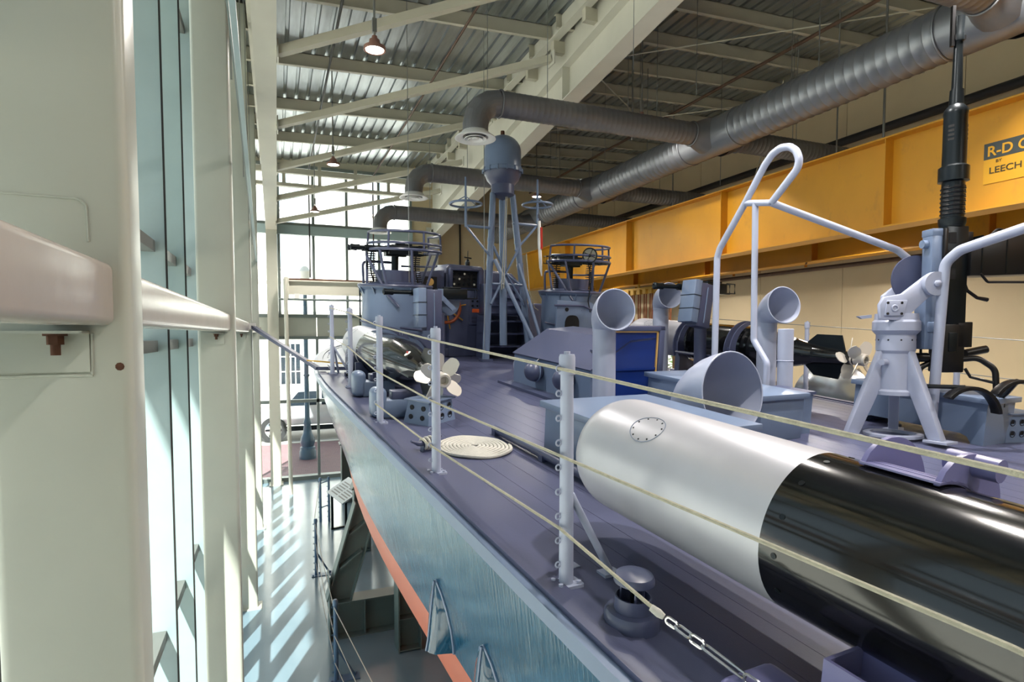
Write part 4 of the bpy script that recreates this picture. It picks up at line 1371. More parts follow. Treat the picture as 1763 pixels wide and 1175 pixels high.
# ================================================================== BRIDGE
t = thing('bridge_house', 'dark slate bridge cabin with instrument panel and windscreen behind the mast', 'bridge', bt(0, 11.2, 0))
MB().bb(-.75, .62, 0, 2.6, 0, 1.22).build('bulkhead', M['dgrey'], t, bevel=.03)
MB().bb(.62, 2.2, .5, 2.6, 0, 1.05).build('cabin', M['dgrey'], t, bevel=.05, segs=3)
MB().bb(-.80, .68, -.10, 0, 0, .16).build('step', M['dgrey'], t, bevel=.01)
# aft console
c = MB().prism([(-.28, .0), (.58, 0), (.58, 1.30), (-.28, 1.30)], 0, .12, RX(PI / 2)).build('console', M['dgrey'], t, bevel=.01)
p = MB().bb(.12, .46, -.145, -.12, .62, 1.16).build('switch_panel', M['dgrey'], c, bevel=.008)
for k in range(3):
    for j in range(2):
        MB().cyl((.18 + .1 * k, -.15, 1.08 - .09 * j), (.18 + .1 * k, -.165, 1.08 - .09 * j), .02, 12).build('switch_knob', M['gunmetal'], c)
MB().bb(.18, .40, -.152, -.145, .86, .93).build('warning_plate', M['orangeplate'], c, label='small orange plate')
for j in range(2):
    MB().bb(.17, .41, -.155, -.145, .74 - .07 * j, .78 - .07 * j).build('name_plate', M['deckseam'], c)
# windscreen cowl with dials
w_ = MB().prism([(-.30, 1.28), (.52, 1.28), (.50, 1.68), (.44, 1.76), (-.24, 1.78), (-.30, 1.7)], -.75, -.05, RX(PI / 2)).build('windscreen_cowl', M['dgrey'], t, bevel=.015)
MB().bb(-.20, .34, .035, .052, 1.34, 1.68).build('instrument_board', M['dark'], w_, label='dark recessed instrument board')
for k in range(5):
    for j in range(3):
        MB().cyl((-.14 + .105 * k, .04, 1.40 + .1 * j), (-.14 + .105 * k, .02, 1.40 + .1 * j), .03 if j != 1 else .022, 16).build('dial', M['gunmetal'], w_)
        if (k * 3 + j) % 4 == 0:
            MB().cyl((-.14 + .105 * k, .02, 1.40 + .1 * j), (-.14 + .105 * k, .017, 1.40 + .1 * j), .021, 16).build('dial_face', M['dial'], w_)
MB().bb(-.24, .38, -.06, .06, 1.66, 1.70).bb(-.26, -.2, -.06, .06, 1.3, 1.7).bb(.34, .4, -.06, .06, 1.3, 1.7).build('hood', M['dgrey'], w_, bevel=.01)
# side wings
MB().prism([(-.95, 1.2), (-.34, 1.2), (-.34, 1.66), (-.85, 1.60)], -.6, -.02, RX(PI / 2)).build('wing', M['dgrey'], t, bevel=.02)
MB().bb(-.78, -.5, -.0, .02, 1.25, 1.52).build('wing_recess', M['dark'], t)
MB().lathe([(0, 0), (.06, 0), (.07, .03), (0, .05)], 18, T(-.64, -.0, 1.42) @ RX(PI / 2)).build('badge', M['tan'], t, label='round tan badge')
MB().prism([(.56, 1.2), (1.45, 1.05), (1.42, 1.45), (1.2, 1.66), (.56, 1.72)], -.9, -.2, RX(PI / 2)).build('canopy', M['dgrey'], t, bevel=.05, segs=3)
b = MB()
for k in range(13):
    pass
MB().lathe([(.5, 0), (.5, 1.0), (.46, 1.12), (.3, 1.2), (0, 1.22)], 28, T(1.25, .6, 0)).build('round_corner', M['dgrey'], t)
# compass on the roof
bn = MB().lathe([(0, 1.78), (.05, 1.78), (.05, 1.84), (.03, 1.9), (0, 1.92)], 14, T(.28, .4, 0)).build('binnacle', M['gunmetal'], t)
MB().tube([(.2, .4, 1.95), (.36, .4, 1.93)], .014, 6).tube([(.28, .4, 1.9), (.28, .4, 2.08)], .008, 6).build('sight', M['gunmetal'], bn)
# helm
t = thing('ships_wheel', 'orange brown wooden ship wheel with brass spokes on the bridge', 'wheel', bt(-.36, 11.02, .93))
A = RX(PI / 2)
MB().torus(.27, .032, 40, 10, A).build('rim', M['wood'], t)
MB().lathe([(0, -.04), (.06, -.04), (.06, .04), (0, .05)], 20, A).build('hub', M['brass'], t)
for k in range(8):
    a = 2 * PI * k / 8 + .2
    MB().tube([(.05 * math.cos(a), 0, .05 * math.sin(a)), (.26 * math.cos(a), 0, .26 * math.sin(a)), (.40 * math.cos(a), 0, .40 * math.sin(a))], [.012, .016, .012], 8).build('spoke', M['brass'], t)
MB().cyl((0, 0, 0), (0, .12, 0), .03, 10).build('axle', M['dgrey'], t)
# steps and louvred box behind the mast
t = thing('bridge_steps', 'slate louvred box and steps behind the mast legs', 'steps', bt(.72, 10.75, 0))
MB().bb(-.40, .42, 0, .3, .82, 1.42).build('louvre_box', M['dgrey'], t, bevel=.01)
for k in range(4):
    MB().bb(-.41, .43, -.035, .01, .86 + .15 * k, .885 + .15 * k, RX(0)).build('louvre', M['dgrey'], t)
for (z, d_) in ((.22, .1), (.46, .06), (.70, .02)):
    MB().bb(-.46, .46, -d_ - .12, .18, z, z + .03).build('tread', M['dgrey'], t)
for x in (-.46, .43):
    MB().bb(x, x + .03, -.2, .25, 0, .82).build('stringer', M['dgrey'], t)
MB().bb(-.42, .42, .2, .28, .03, .8).build('riser', M['dgrey'], t)

# ================================================================== RADAR MAST
MX = bv(.42, 10.1, 0)
t = thing('radar_mast', 'blue grey lattice mast carrying a bullet-shaped radar dome', 'mast', MX)
H = 3.05
legs = {'L': ((-.30, .1, .05), (-.19, 0, H)), 'R': ((.62, .1, .05), (.20, 0, H))}
for k, (a, c_) in legs.items():
    MB().tube([a, c_], [.068, .055], 12).build('leg', M['bgrey'], t)
    MB().bb(a[0] - .1, a[0] + .1, a[1] - .1, a[1] + .1, 0, .05).build('foot', M['dgrey'], t)
    for f in (.44, .58, .72):
        p = Vector(a).lerp(Vector(c_), f)
        MB().lathe([(.05, -.04), (.064, -.04), (.064, .04), (.05, .04)], 14, T(*p)).build('clamp', M['bgrey'], t)
MB().tube([(-.18, -.05, 1.85), (.48, -.62, .05)], .038, 10).build('stay', M['bgrey'], t)
MB().tube([(.30, -.05, 1.8), (.64, -.5, .05)], .03, 10).build('stay', M['bgrey'], t)
MB().cyl((.06, .1, .3), (.03, .06, H - .1), .07, 14).build('centre_tube', M['bgrey'], t)
MB().tube([(-.19, 0, 2.1), (.06, 0, 1.62), (.34, 0, 2.1)], .03, 8).build('brace', M['bgrey'], t)
MB().tube([(-.24, 0, 1.05), (.06, 0, 1.62), (.44, 0, 1.05)], .03, 8).build('brace', M['bgrey'], t)
MB().tube([(-.22, 0, 1.42), (.4, 0, 1.42)], .022, 8).build('brace', M['bgrey'], t)
MB().tube([(.06, 0, 1.62), (.36, 0, 1.42)], .022, 8).build('brace', M['bgrey'], t)
# dome
MB().lathe([(0, H - .12), (.21, H - .02), (.21, H + .18), (0, H + .18)], 24).build('pedestal', M['dgrey'], t)
MB().lathe([(.20, H + .14), (.29, H + .24), (.335, H + .36), (.335, H + .40), (0, H + .40)], 36).build('dome_base', M['dgrey'], t)
dome = [(.36, H + .37), (.36, H + .43), (.335, H + .44), (.335, H + .74)]
for k in range(1, 11):
    a = PI / 2 * k / 10
    dome.append((.335 * math.cos(a), H + .74 + .30 * math.sin(a)))
dome[-1] = (0, H + 1.04)
dm = MB().lathe(dome, 44).build('radar_dome', M['bgrey'], t, label='bullet-shaped blue grey dome')
for k in range(14):
    a = 2 * PI * k / 14
    MB().box((.355 * math.cos(a), .355 * math.sin(a), H + .40), (.03, .03, .08), None).build('dome_clip', M['bgrey'], dm)
MB().lathe([(0, H + 1.02), (.04, H + 1.02), (.035, H + 1.12), (0, H + 1.12)], 12).build('red_vent', M['rust'], dm, label='small rusty red vent')
# antenna arms
def arm(sx, z):
    p = sx * .72
    MB().tube([(sx * .2, 0, z), (p, 0, z)], .025, 8).build('arm', M['bgrey'], t)
    MB().tube([(sx * .26, 0, z - .5), (p - sx * .02, 0, z - .02)], .022, 8).build('arm_stay', M['bgrey'], t)
    rod = MB().tube([(p, 0, z - .02), (p, 0, z + .85)], [.026, .018], 8).build('antenna_rod', M['bgrey'], t)
    MB().torus(.28, .02, 36, 8, T(p, 0, z + .38)).build('antenna_ring', M['bgrey'], rod)
    for k in range(3):
        a = 2 * PI * k / 3 + .4
        MB().tube([(p, 0, z + .52), (p + .28 * math.cos(a), .28 * math.sin(a), z + .39)], .009, 6).build('ring_stay', M['bgrey'], rod)
arm(-1, 2.42); arm(1, 2.54)
# halyards
MB().tube([(.02, -.1, H - .05), (-.14, -.25, 1.3)], .008, 6).build('halyard', M['rope'], t)
MB().tube([(.05, -.1, H - .05), (-.10, -.25, 1.32)], .008, 6).build('halyard', M['rope'], t)
MB().tube([(.46, -.05, 2.0), (.5, -.1, 1.3), (.58, -.15, 1.0), (.66, -.15, .95)], .01, 6).build('halyard', M['rope'], t)
# furled pennant on the right arm
f_ = MB().tube([(.74, -.03, 2.62), (.75, -.03, 2.2), (.78, -.03, 1.75), (.8, -.03, 1.6)], [.03, .035, .03, .01], 8).build('furled_flag', M['white'], t, label='rolled red and white flag')
MB().tube([(.77, -.05, 2.5), (.775, -.05, 2.1)], .028, 8).build('red_stripe', M['redpaint'], f_)

# ================================================================== GUN TUBS
def barrel_gun(t, X, L=.75, m='gunmetal'):
    """machine gun lying along local -x of X, receiver at origin."""
    g_ = MB().bb(-.02, .34, -.045, .045, -.06, .05, X).bb(.06, .26, -.05, .05, .05, .07, X).build('receiver', M[m], t, bevel=.006)
    MB().lathe([(0, 0), (.034, 0), (.034, .3), (.022, .3), (.022, L), (0, L)], 14, X @ RY(-PI / 2)).build('barrel', M[m], g_)
    for k in range(3):
        MB().torus(.034, .004, 14, 6, X @ T(-.06 - .08 * k, 0, 0) @ RY(PI / 2)).build('jacket_ring', M[m], g_)
    MB().lathe([(0, L), (.034, L), (.03, L + .05), (.036, L + .1), (.02, L + .11), (0, L + .1)], 14, X @ RY(-PI / 2)).build('muzzle', M[m], g_)
    for s in (-1, 1):
        MB().tube([(.34, s * .035, -.05), (.46, s * .035, -.05), (.46, s * .035, .05), (.34, s * .035, .05)], .008, 6, X=X).build('grip', M[m], g_)
    return g_
def tub(label, u, v, side, fairing=True):
    t = thing('gun_tub', label, 'gun turret', bt(u, v, 0), 'gun tubs')
    r0 = .54; hz = 1.26
    MB().lathe([(0, 0), (r0, 0), (r0, hz - .02), (r0 + .06, hz + .02), (r0 + .07, hz + .06), (r0, hz + .06), (r0 - .04, hz + .03), (0, hz + .03)], 48).build('tub', M['bgrey'], t)
    MB().torus(r0 + .05, .025, 48, 8, T(0, 0, hz + .05)).build('rim', M['dgrey'], t)
    for k in range(12):
        a = 2 * PI * k / 12 + .15
        MB().prism([(0, 0), (.07, 0), (0, -.12)], -.008, .008, RZ(a) @ T(r0, 0, hz + .02) @ RX(PI / 2)).build('rim_gusset', M['bgrey'], t)
    MB().lathe([(0, hz + .05), (.48, hz + .05), (.48, hz + .09), (.3, hz + .12), (0, hz + .12)], 36).build('turntable', M['dgrey'], t)
    MB().lathe([(.33, hz + .08), (.33, hz + .30), (.31, hz + .30), (.31, hz + .08)], 32).build('shield_ring', M['dgrey'], t)
    # seat post and twin guns
    MB().cyl((0, .05, hz + .1), (0, .05, hz + .55), .06, 12).build('gun_post', M['gunmetal'], t)
    MB().box((0, .05, hz + .58), (.34, .18, .1)).build('gun_carriage', M['gunmetal'], t)
    d = 1 if side < 0 else -1
    for y in (-.08, .14):
        barrel_gun(t, T(-.12 * d, y, hz + .64) @ RZ(0 if d > 0 else PI) @ Matrix.Scale(1.35, 4), .36)
    # ammunition chutes: ribbed hanging belts
    for (x, y) in ((-.40 * d, -.05), (.34 * d, -.05)):
        b = MB(); 
        ps = [(x, y, hz + .62), (x - .03, y, hz + .45), (x + .0, y, hz + .28), (x + .03, y, hz + .1)]
        for k in range(16):
            f = k / 15
            q = Vector(ps[0]).lerp(Vector(ps[3]), f) + Vector((-.04 * math.sin(PI * f), 0, 0))
            b.bb(-.07, .07, -.03, .03, -.008, .008, T(*q))
        b.tube([tuple(Vector(ps[0]).lerp(Vector(ps[3]), k / 8) + Vector((-.04 * math.sin(PI * k / 8), 0, 0))) for k in range(9)], .012, 6)
        b.build('ammunition_belt', M['gunblack'], t)
    # roll bars: three hoops on the aft side plus struts
    def hoop(z, rad, a0, a1, cx, r_=.02, name='guard_hoop'):
        pts = [(cx + rad * math.cos(R(a0 + (a1 - a0) * k / 20)), rad * math.sin(R(a0 + (a1 - a0) * k / 20)), z) for k in range(21)]
        return MB().tube(pts, r_, 8).build(name, M['dgrey'], t)
    cx = .14 * (1 if side < 0 else 1)
    R1 = .58
    hoop(hz + .90, R1, 175, 390, cx)
    hoop(hz + .72, R1 + .02, 175, 390, cx)
    hoop(hz + .62, R1 + .02, 160, 400, cx, .024)
    hoop(hz + .40, R1 - .05, -20, 80, cx, .018)
    for a in (175, 230, 285, 340, 390):
        a_ = R(a)
        MB().tube([(cx + R1 * math.cos(a_), R1 * math.sin(a_), hz + .9), (cx + (R1 + .02) * math.cos(a_), (R1 + .02) * math.sin(a_), hz + .62)], .018, 8).build('guard_post', M['dgrey'], t)
    for a, b_ in ((170, 200), (215, 240), (265, 285), (320, 320), (385, 385)):
        MB().tube([(cx + (R1 + .02) * math.cos(R(a)), (R1 + .02) * math.sin(R(a)), hz + .62), (r0 * math.cos(R(b_)), r0 * math.sin(R(b_)), hz + .04)], .022, 8).build('guard_strut', M['dgrey'], t)
    MB().tube(fillet([(cx + (R1 + .02) * math.cos(R(165)), (R1 + .02) * math.sin(R(165)), hz + .62), (-.5, -.12, hz + .5), (-.25, -.50, hz - .1), (-.1, -.56, hz - .28)], .1), .024, 8).build('guard_strut', M['dgrey'], t)
    MB().tube(fillet([(-.50, .1, hz + .06), (-.52, .1, hz + .42), (-.3, .2, hz + .44), (.1, .3, hz + .44)], .08), .022, 8).build('front_rail', M['dgrey'], t)
    # grab rails on the casing and a lower hull fairing
    for (a0, a1, z) in ((190, 235, .74), (262, 300, .66)):
        pts = [((r0 + .05) * math.cos(R(a0 + (a1 - a0) * k / 8)), (r0 + .05) * math.sin(R(a0 + (a1 - a0) * k / 8)), z - .05 * k / 8) for k in range(9)]
        MB().tube(pts, .018, 8).build('grab_rail', M['dgrey'], t)
    if side < 0:
        MB().bb(-.08, .08, -r0 - .012, -r0 + .02, .26, .34, RZ(R(-38))).build('tan_plate', M['tan'], t, label='small tan plate')
        MB().prism([(.1, 0), (.62, 0), (.62, .62), (.5, .86), (.28, .98), (.1, 1.02)], .46, .50, RX(PI / 2)).build('fairing', M['bgrey'], t)
    else:
        MB().prism([(-.62, 0), (.5, 0), (.46, .6), (.34, .95), (.1, 1.14), (-.62, 1.16)], .52, .58, RX(PI / 2)).build('fairing', M['bgrey'], t, bevel=.01)
        MB().prism([(.15 * math.copysign(abs(math.cos(2 * PI * k / 24)) ** .7, math.cos(2 * PI * k / 24)), .20 * math.copysign(abs(math.sin(2 * PI * k / 24)) ** .7, math.sin(2 * PI * k / 24))) for k in range(24)], .575, .59, T(-.30, 0, .70) @ RX(PI / 2)).build('porthole', M['dark'], t, label='dark oval doorway')
        MB().cyl((-.42, -.57, 1.0), (-.42, -.59, 1.0), .035, 16).build('small_port', M['dark'], t)
        MB().tube([(-.7, -.62, 1.07), (-.1, -.62, 1.07), (.2, -.62, .96)], .02, 8).build('grab_rail', M['dgrey'], t)
        # search light
        sl = MB().lathe([(0, .16), (.06, .15), (.12, .08), (.135, 0), (.135, -.03), (.12, -.03)], 28, T(.02, -.56, hz + .72) @ RZ(R(-20)) @ RX(-PI / 2)).build('search_light', M['chrome'], t, label='round chrome search light')
        MB().lathe([(0, -.02), (.125, -.02), (.125, -.012), (0, -.012)], 28, T(.02, -.56, hz + .72) @ RZ(R(-20)) @ RX(-PI / 2)).build('light_lens', M['lens'], sl)
        LX = T(.02, -.56, hz + .72) @ RZ(R(-20)) @ RX(-PI / 2)
        MB().torus(.128, .012, 28, 8, LX @ T(0, 0, -.03)).build('light_rim', M['gunmetal'], sl)
        MB().sphere((0, 0, -.03), .03, 12, 8, X=LX).build('light_bulb', M['gunmetal'], sl)
        for a_ in (0, PI / 2):
            MB().bb(-.12, .12, -.006, .006, -.034, -.026, LX @ RZ(a_ + .4)).build('light_bar', M['gunmetal'], sl)
        MB().tube([(.02, -.52, hz + .6), (.06, -.6, hz + .3), (.0, -.62, hz - .1), (.05, -.63, hz - .3)], .01, 6).build('light_cable', M['gunblack'], sl)
    return t
tub('port gun tub with twin guns and pipe guards beside the window', -1.62, 10.02, -1)
tub('starboard gun tub with search light before the yellow crane', 1.75, 10.0, 1)

# ================================================================== SINGLE GUN MOUNTS
def mount(label, u, v, d, h=1.2, rz=0, shield=True, tilt=0):
    t = thing('machine_gun', label, 'machine gun', bv(u, v, 0, rz))
    MB().lathe([(0, 0), (.13, 0), (.13, .02), (.085, .03), (.085, h - .3), (.05, h - .28), (.05, h - .08), (0, h - .08)], 20).build('pedestal', M['dgrey'], t)
    MB().bb(-.05, .05, -.12, .12, h - .12, h - .06).bb(-.04, .04, -.09, -.07, h - .1, h + .06).bb(-.04, .04, .07, .09, h - .1, h + .06).build('yoke', M['bgrey'], t)
    g_ = barrel_gun(t, T(-.02 * d, 0, h) @ RZ(0 if d > 0 else PI) @ Matrix.Scale(1.35, 4), .5)
    Q = T(-.2, 0, h) @ RY(tilt) @ T(.2, 0, -h)
    bx = MB().bb(-.42, -.30, -.34, -.08, h - .52, h + .05, Q).build('ammunition_box', M['bgrey'], t, bevel=.01)
    MB().bb(-.30, -.06, -.32, -.1, h - .56, h + .03, Q).build('ammunition_box', M['dgrey'], t, bevel=.01)
    for z in (h - .16, h - .34):
        MB().bb(-.425, -.29, -.345, -.075, z, z + .008, Q).build('box_seam', M['gunmetal'], bx)
    MB().tube([(-.18, -.325, h - .5), (-.18, -.325, h - .02)], .008, 6, X=Q).build('box_rib', M['bgrey'], t)
    if shield:
        MB().lathe([(0, 0), (.21, 0), (.21, .008), (0, .008)], 32, T(.16, .09, h - .12) @ RX(PI / 2)).build('shield_disc', M['bgrey'], t)
        MB().prism([(0, 0), (.22, -.2), (.16, -.24), (-.06, -.04)], -.02, .02, T(.02, -.08, h - .02) @ RX(PI / 2)).build('bracket', M['bgrey'], t)
    return t
mount('port machine gun with grey ammunition boxes in front of the wheel', -1.28, 8.75, 1, 1.22)
mount('starboard machine gun with tilted grey ammunition boxes above the torpedo', 1.85, 6.6, 1, 1.42, 0, False, R(9))

# ================================================================== TALL AUTOMATIC CANNON
CU, CV = 1.6, 3.76
t = thing('deck_cannon', 'tall black cannon pointing straight up on a pale grey tripod pedestal', 'cannon', bv(CU, CV, 0, R(-26)))
m = M['pgrey']
# pedestal
MB().lathe([(0, .40), (.155, .40), (.175, .405), (.175, .44), (.155, .46), (.15, .80), (.165, .83), (.165, .98), (.185, 1.0), (.2, 1.02), (.2, 1.10), (.185, 1.12), (.18, 1.18), (0, 1.18)], 40).build('pedestal', m, t, angle=18)
for k in range(10):
    a = 2 * PI * k / 10
    MB().cyl((.16 * math.cos(a), .16 * math.sin(a), .93), (.168 * math.cos(a), .168 * math.sin(a), .93), .008, 8).build('bolt_hole', M['dark'], t)
for a in (176, 296, 56):
    d = Vector((math.cos(R(a)), math.sin(R(a)), 0))
    p1 = d * .13 + Vector((0, 0, .76)); p0 = d * .42 + Vector((0, 0, .02))
    X = Matrix.Translation((0, 0, 0)) @ RZ(R(a))
    MB().prism([(.10, .44), (.10, .84), (.155, .84), (.46, 0), (.34, 0), (.155, .44)], -.045, .045, X @ RX(PI / 2)).build('leg', m, t, bevel=.012)
    MB().bb(.32, .52, -.09, .09, 0, .02, X).build('foot', m, t)
MB().lathe([(.2, 0), (.25, .005), (.25, .03), (.19, .035), (.19, 0)], 36).build('base_ring', m, t)
MB().cyl((-.14, -.08, .72), (-.2, -.11, .72), .03, 10).build('side_lug', m, t)
# cranked trunnion arms
out = [(-.26, 1.12), (-.27, 1.26), (-.23, 1.33), (-.06, 1.36), (.17, 1.54), (.27, 1.48), (.26, 1.38), (.16, 1.30), (.0, 1.15), (-.06, 1.11)]
ar = MB().prism(out, .12, .17, RX(PI / 2)).build('cradle_arm', m, t, bevel=.012)
MB().prism([(-.23, 1.155), (-.05, 1.155), (-.02, 1.30), (-.21, 1.30)], .168, .185, RX(PI / 2)).build('arm_boss', m, ar, bevel=.006)
for (x, z) in ((-.205, 1.175), (-.205, 1.275), (-.075, 1.175), (-.075, 1.275)):
    MB().cyl((x, -.183, z), (x, -.19, z), .012, 10).build('arm_hole', M['dark'], ar)
MB().torus(.026, .009, 18, 8, T(-.14, -.186, 1.225) @ RX(PI / 2)).build('arm_eye', m, ar)
MB().lathe([(0, 0), (.105, 0), (.11, .01), (.11, .07), (0, .07)], 32, T(.22, -.15, 1.45) @ RX(PI / 2)).build('trunnion_disc', m, ar)
MB().lathe([(0, 0), (.03, 0), (.03, .02), (.016, .03), (0, .03)], 16, T(.22, -.22, 1.45) @ RX(PI / 2)).build('trunnion_nut', m, ar)
MB().prism([(-.06, 1.11), (-.06, 1.36), (.17, 1.54), (.27, 1.48), (.26, 1.38), (.0, 1.15)], -.17, -.12, RX(PI / 2)).build('cradle_arm', m, t, bevel=.012)
MB().lathe([(0, 0), (.23, 0), (.23, .02), (0, .02)], 36, T(.24, .12, 1.52) @ RX(PI / 2)).build('elevation_disc', M['dgrey'], t)
MB().prism([(-.34, 1.13), (-.25, 1.14), (-.25, 1.17), (-.38, 1.155)], -.02, .02, RX(PI / 2)).build('lever', m, t)
# purple slide
LL = M['bgrey']
MB().bb(.22, .38, -.08, .08, .84, 1.42).bb(.24, .37, -.09, .09, 1.0, 1.1).build('slide_lower', LL, t, bevel=.012)
MB().bb(.27, .39, -.07, .07, 1.42, 1.93).build('slide_upper', LL, t, bevel=.012)
MB().bb(.265, .395, -.075, .075, 1.91, 1.98).build('slide_cap', LL, t, bevel=.01)
MB().cyl((.22, 0, 1.84), (.28, 0, 1.84), .04, 12).build('slide_knob', LL, t)
# gun body, vertical
gx = .50
gun = MB().bb(gx - .12, gx + .1, -.09, .09, .62, 1.08).build('breech_block', M['gunblack'], t, bevel=.012)
MB().bb(gx - .06, gx + .02, -.10, -.06, .82, 1.0).build('breech_plate', M['gunmetal'], gun, bevel=.006)
MB().bb(gx + .03, gx + .17, -.09, .05, .86, 1.10).build('buffer_box', M['gunblack'], gun, bevel=.008)
rc = MB().bb(gx - .11, gx + .10, -.09, .09, 1.08, 2.0).build('receiver', M['gunmetal'], t, bevel=.01)
MB().bb(gx - .135, gx - .10, -.098, .06, 1.5, 1.98).build('receiver_rail', M['gunblack'], rc, bevel=.006)
for z in (1.5, 1.68, 1.84):
    MB().bb(gx - .09, gx - .02, -.096, -.086, z, z + .1).build('receiver_slot', M['dark'], rc)
MB().bb(gx + .08, gx + .16, -.07, .05, 1.82, 1.95).build('side_bracket', M['gunblack'], rc, bevel=.008)
MB().cyl((gx + .1, -.07, 1.76), (gx + .1, -.1, 1.76), .02, 12).build('side_stud', M['gunblack'], rc)
sp = MB().lathe([(0, 2.32), (.10, 2.32), (.112, 2.36), (.112, 2.40), (.094, 2.41), (.094, 2.74), (.125, 2.75), (.125, 2.88), (.098, 2.90), (.096, 3.36), (.1, 3.38), (.095, 3.42), (.06, 3.46), (.055, 3.6), (0, 3.6)], 24, T(gx, 0, -.32)).build('recoil_sleeve', M['gunmetal'], t)
for zz in (2.44, 2.48, 2.52, 2.56, 2.60, 2.64, 2.68):
    for a in (200, 250, 300, 350):
        MB().bb(.085, .0965, -.024, .024, zz, zz + .022, T(gx, 0, -.32) @ RZ(R(a))).build('cooling_slot', M['dark'], sp)
    MB().torus(.096, .007, 24, 6, T(gx, 0, zz - .32)).build('spring_coil', M['gunblack'], sp)
for zz in (3.12, 3.16, 3.2, 3.24):
    for a in (215, 325):
        MB().bb(.085, .0965, -.024, .024, zz, zz + .022, T(gx, 0, -.32) @ RZ(R(a))).build('cooling_slot', M['dark'], sp)
br = MB().lathe([(0, 3.15), (.05, 3.15), (.045, 3.25), (.036, 3.72), (.044, 3.73), (.044, 3.79), (.04, 3.8), (.046, 3.95), (.03, 3.95), (0, 3.93)], 20, T(gx, 0, 0)).build('barrel', M['gunmetal'], t)
MB().bb(gx - .05, gx + .055, -.02, .02, 3.74, 3.78).build('sight_bracket', M['gunblack'], br)
MB().bb(gx - .075, gx - .045, -.015, .015, 3.68, 4.05).build('front_sight', M['gunblack'], br)
# drum magazine (curved box, lying to the right)
dr = []
for k in range(21):
    a = R(200 - 130 * k / 20)
dpath_o = [(0, .15), (.15, .19), (.35, .215), (.6, .22), (.85, .20), (1.05, .14)]
dpath_i = [(0, -.17), (.2, -.17), (.45, -.16), (.7, -.15), (.9, -.14), (1.08, -.12)]
mg = MB().prism(dpath_o + dpath_i[::-1], -.12, .12, T(gx + .09, -.02, 1.70) @ RX(PI / 2)).build('magazine', M['gunblack'], t, bevel=.012, label='large satin black magazine')
for x in (.1, .33, .56, .8):
    MB().bb(gx + .09 + x - .006, gx + .09 + x + .006, -.145, .105, 1.55, 1.905).build('magazine_rib', M['gunmetal'], mg)
MB().tube(fillet([(gx + .18, -.14, 1.55), (gx + .25, -.14, 1.47), (gx + .62, -.14, 1.47), (gx + .68, -.14, 1.55)], .04), .012, 8).build('magazine_handle', M['gunblack'], mg)
MB().tube(fillet([(gx + .34, -.02, 1.9), (gx + .42, -.02, 1.98), (gx + .6, -.02, 1.96), (gx + .66, -.02, 1.88)], .05), .014, 8).build('magazine_handle', M['gunblack'], mg)
MB().tube([(gx + .08, -.06, 1.5), (gx + .12, -.06, 1.4), (gx + .22, -.06, 1.33), (gx + .32, -.06, 1.31)], [.014, .016, .016, .02], 8).build('trigger_lever', M['gunblack'], t)
# handlebars and shoulder rests
yo = MB().tube(fillet([(gx + .02, .0, .70), (gx - .12, .03, .72), (gx - .24, .03, .66), (gx - .26, .02, .52)], .08), .028, 10).build('shoulder_bar', M['gunblack'], t)
MB().cyl((gx - .34, .02, .76), (gx - .18, .02, .76), .045, 14).build('hand_grip', M['gunblack'], yo)
MB().tube([(gx - .28, .0, .72), (gx - .28, -.02, .6), (gx - .34, -.03, .53)], .014, 8).build('crank', M['gunblack'], yo)
MB().cyl((gx - .24, .02, .76), (gx - .24, .02, .88), .012, 8).build('pin', M['gunblack'], yo)
yo2 = MB().tube(fillet([(gx + .05, -.05, .74), (gx + .22, -.10, .76), (gx + .34, -.16, .66), (gx + .35, -.18, .36)], .12, 8), .027, 10).build('shoulder_bar', M['gunblack'], t)
MB().cyl((gx + .16, -.02, .80), (gx + .36, -.02, .84), .038, 14).build('hand_grip', M['gunblack'], yo2)
MB().tube([(gx + .1, -.1, .66), (gx + .14, -.12, .58), (gx + .32, -.17, .53)], .014, 8).build('rail', M['gunblack'], yo2)
MB().bb(gx + .30, gx + .40, -.22, -.14, .30, .40).build('socket', M['gunblack'], yo2, bevel=.008)
def rest(cx, cy, cz, parent, r_=.26, a0=10, a1=150):
    vs = []
    b = MB(); N = 16
    o_, i_ = [], []
    for k in range(N + 1):
        a = R(a0 + (a1 - a0) * k / N)
        o_.append((r_ * math.cos(a), r_ * math.sin(a))); i_.append(((r_ - .035) * math.cos(a), (r_ - .035) * math.sin(a)))
    b.prism(o_ + i_[::-1], -.05, .05, T(cx, cy, cz) @ RX(PI / 2))
    return b.build('shoulder_rest', M['gunblack'], parent, bevel=.006)
rest(gx + .34, -.42, .32, yo2)
MB().tube([(gx + .35, -.18, .36), (gx + .34, -.3, .45), (gx + .33, -.42, .57)], .022, 8).build('rest_arm', M['gunblack'], yo2)
rest(gx - .10, -.42, .25, yo, .27, 5, 140)
MB().tube([(gx - .26, .02, .54), (gx - .34, -.2, .5), (gx - .14, -.42, .51)], .02, 8).build('rest_arm', M['gunblack'], yo)

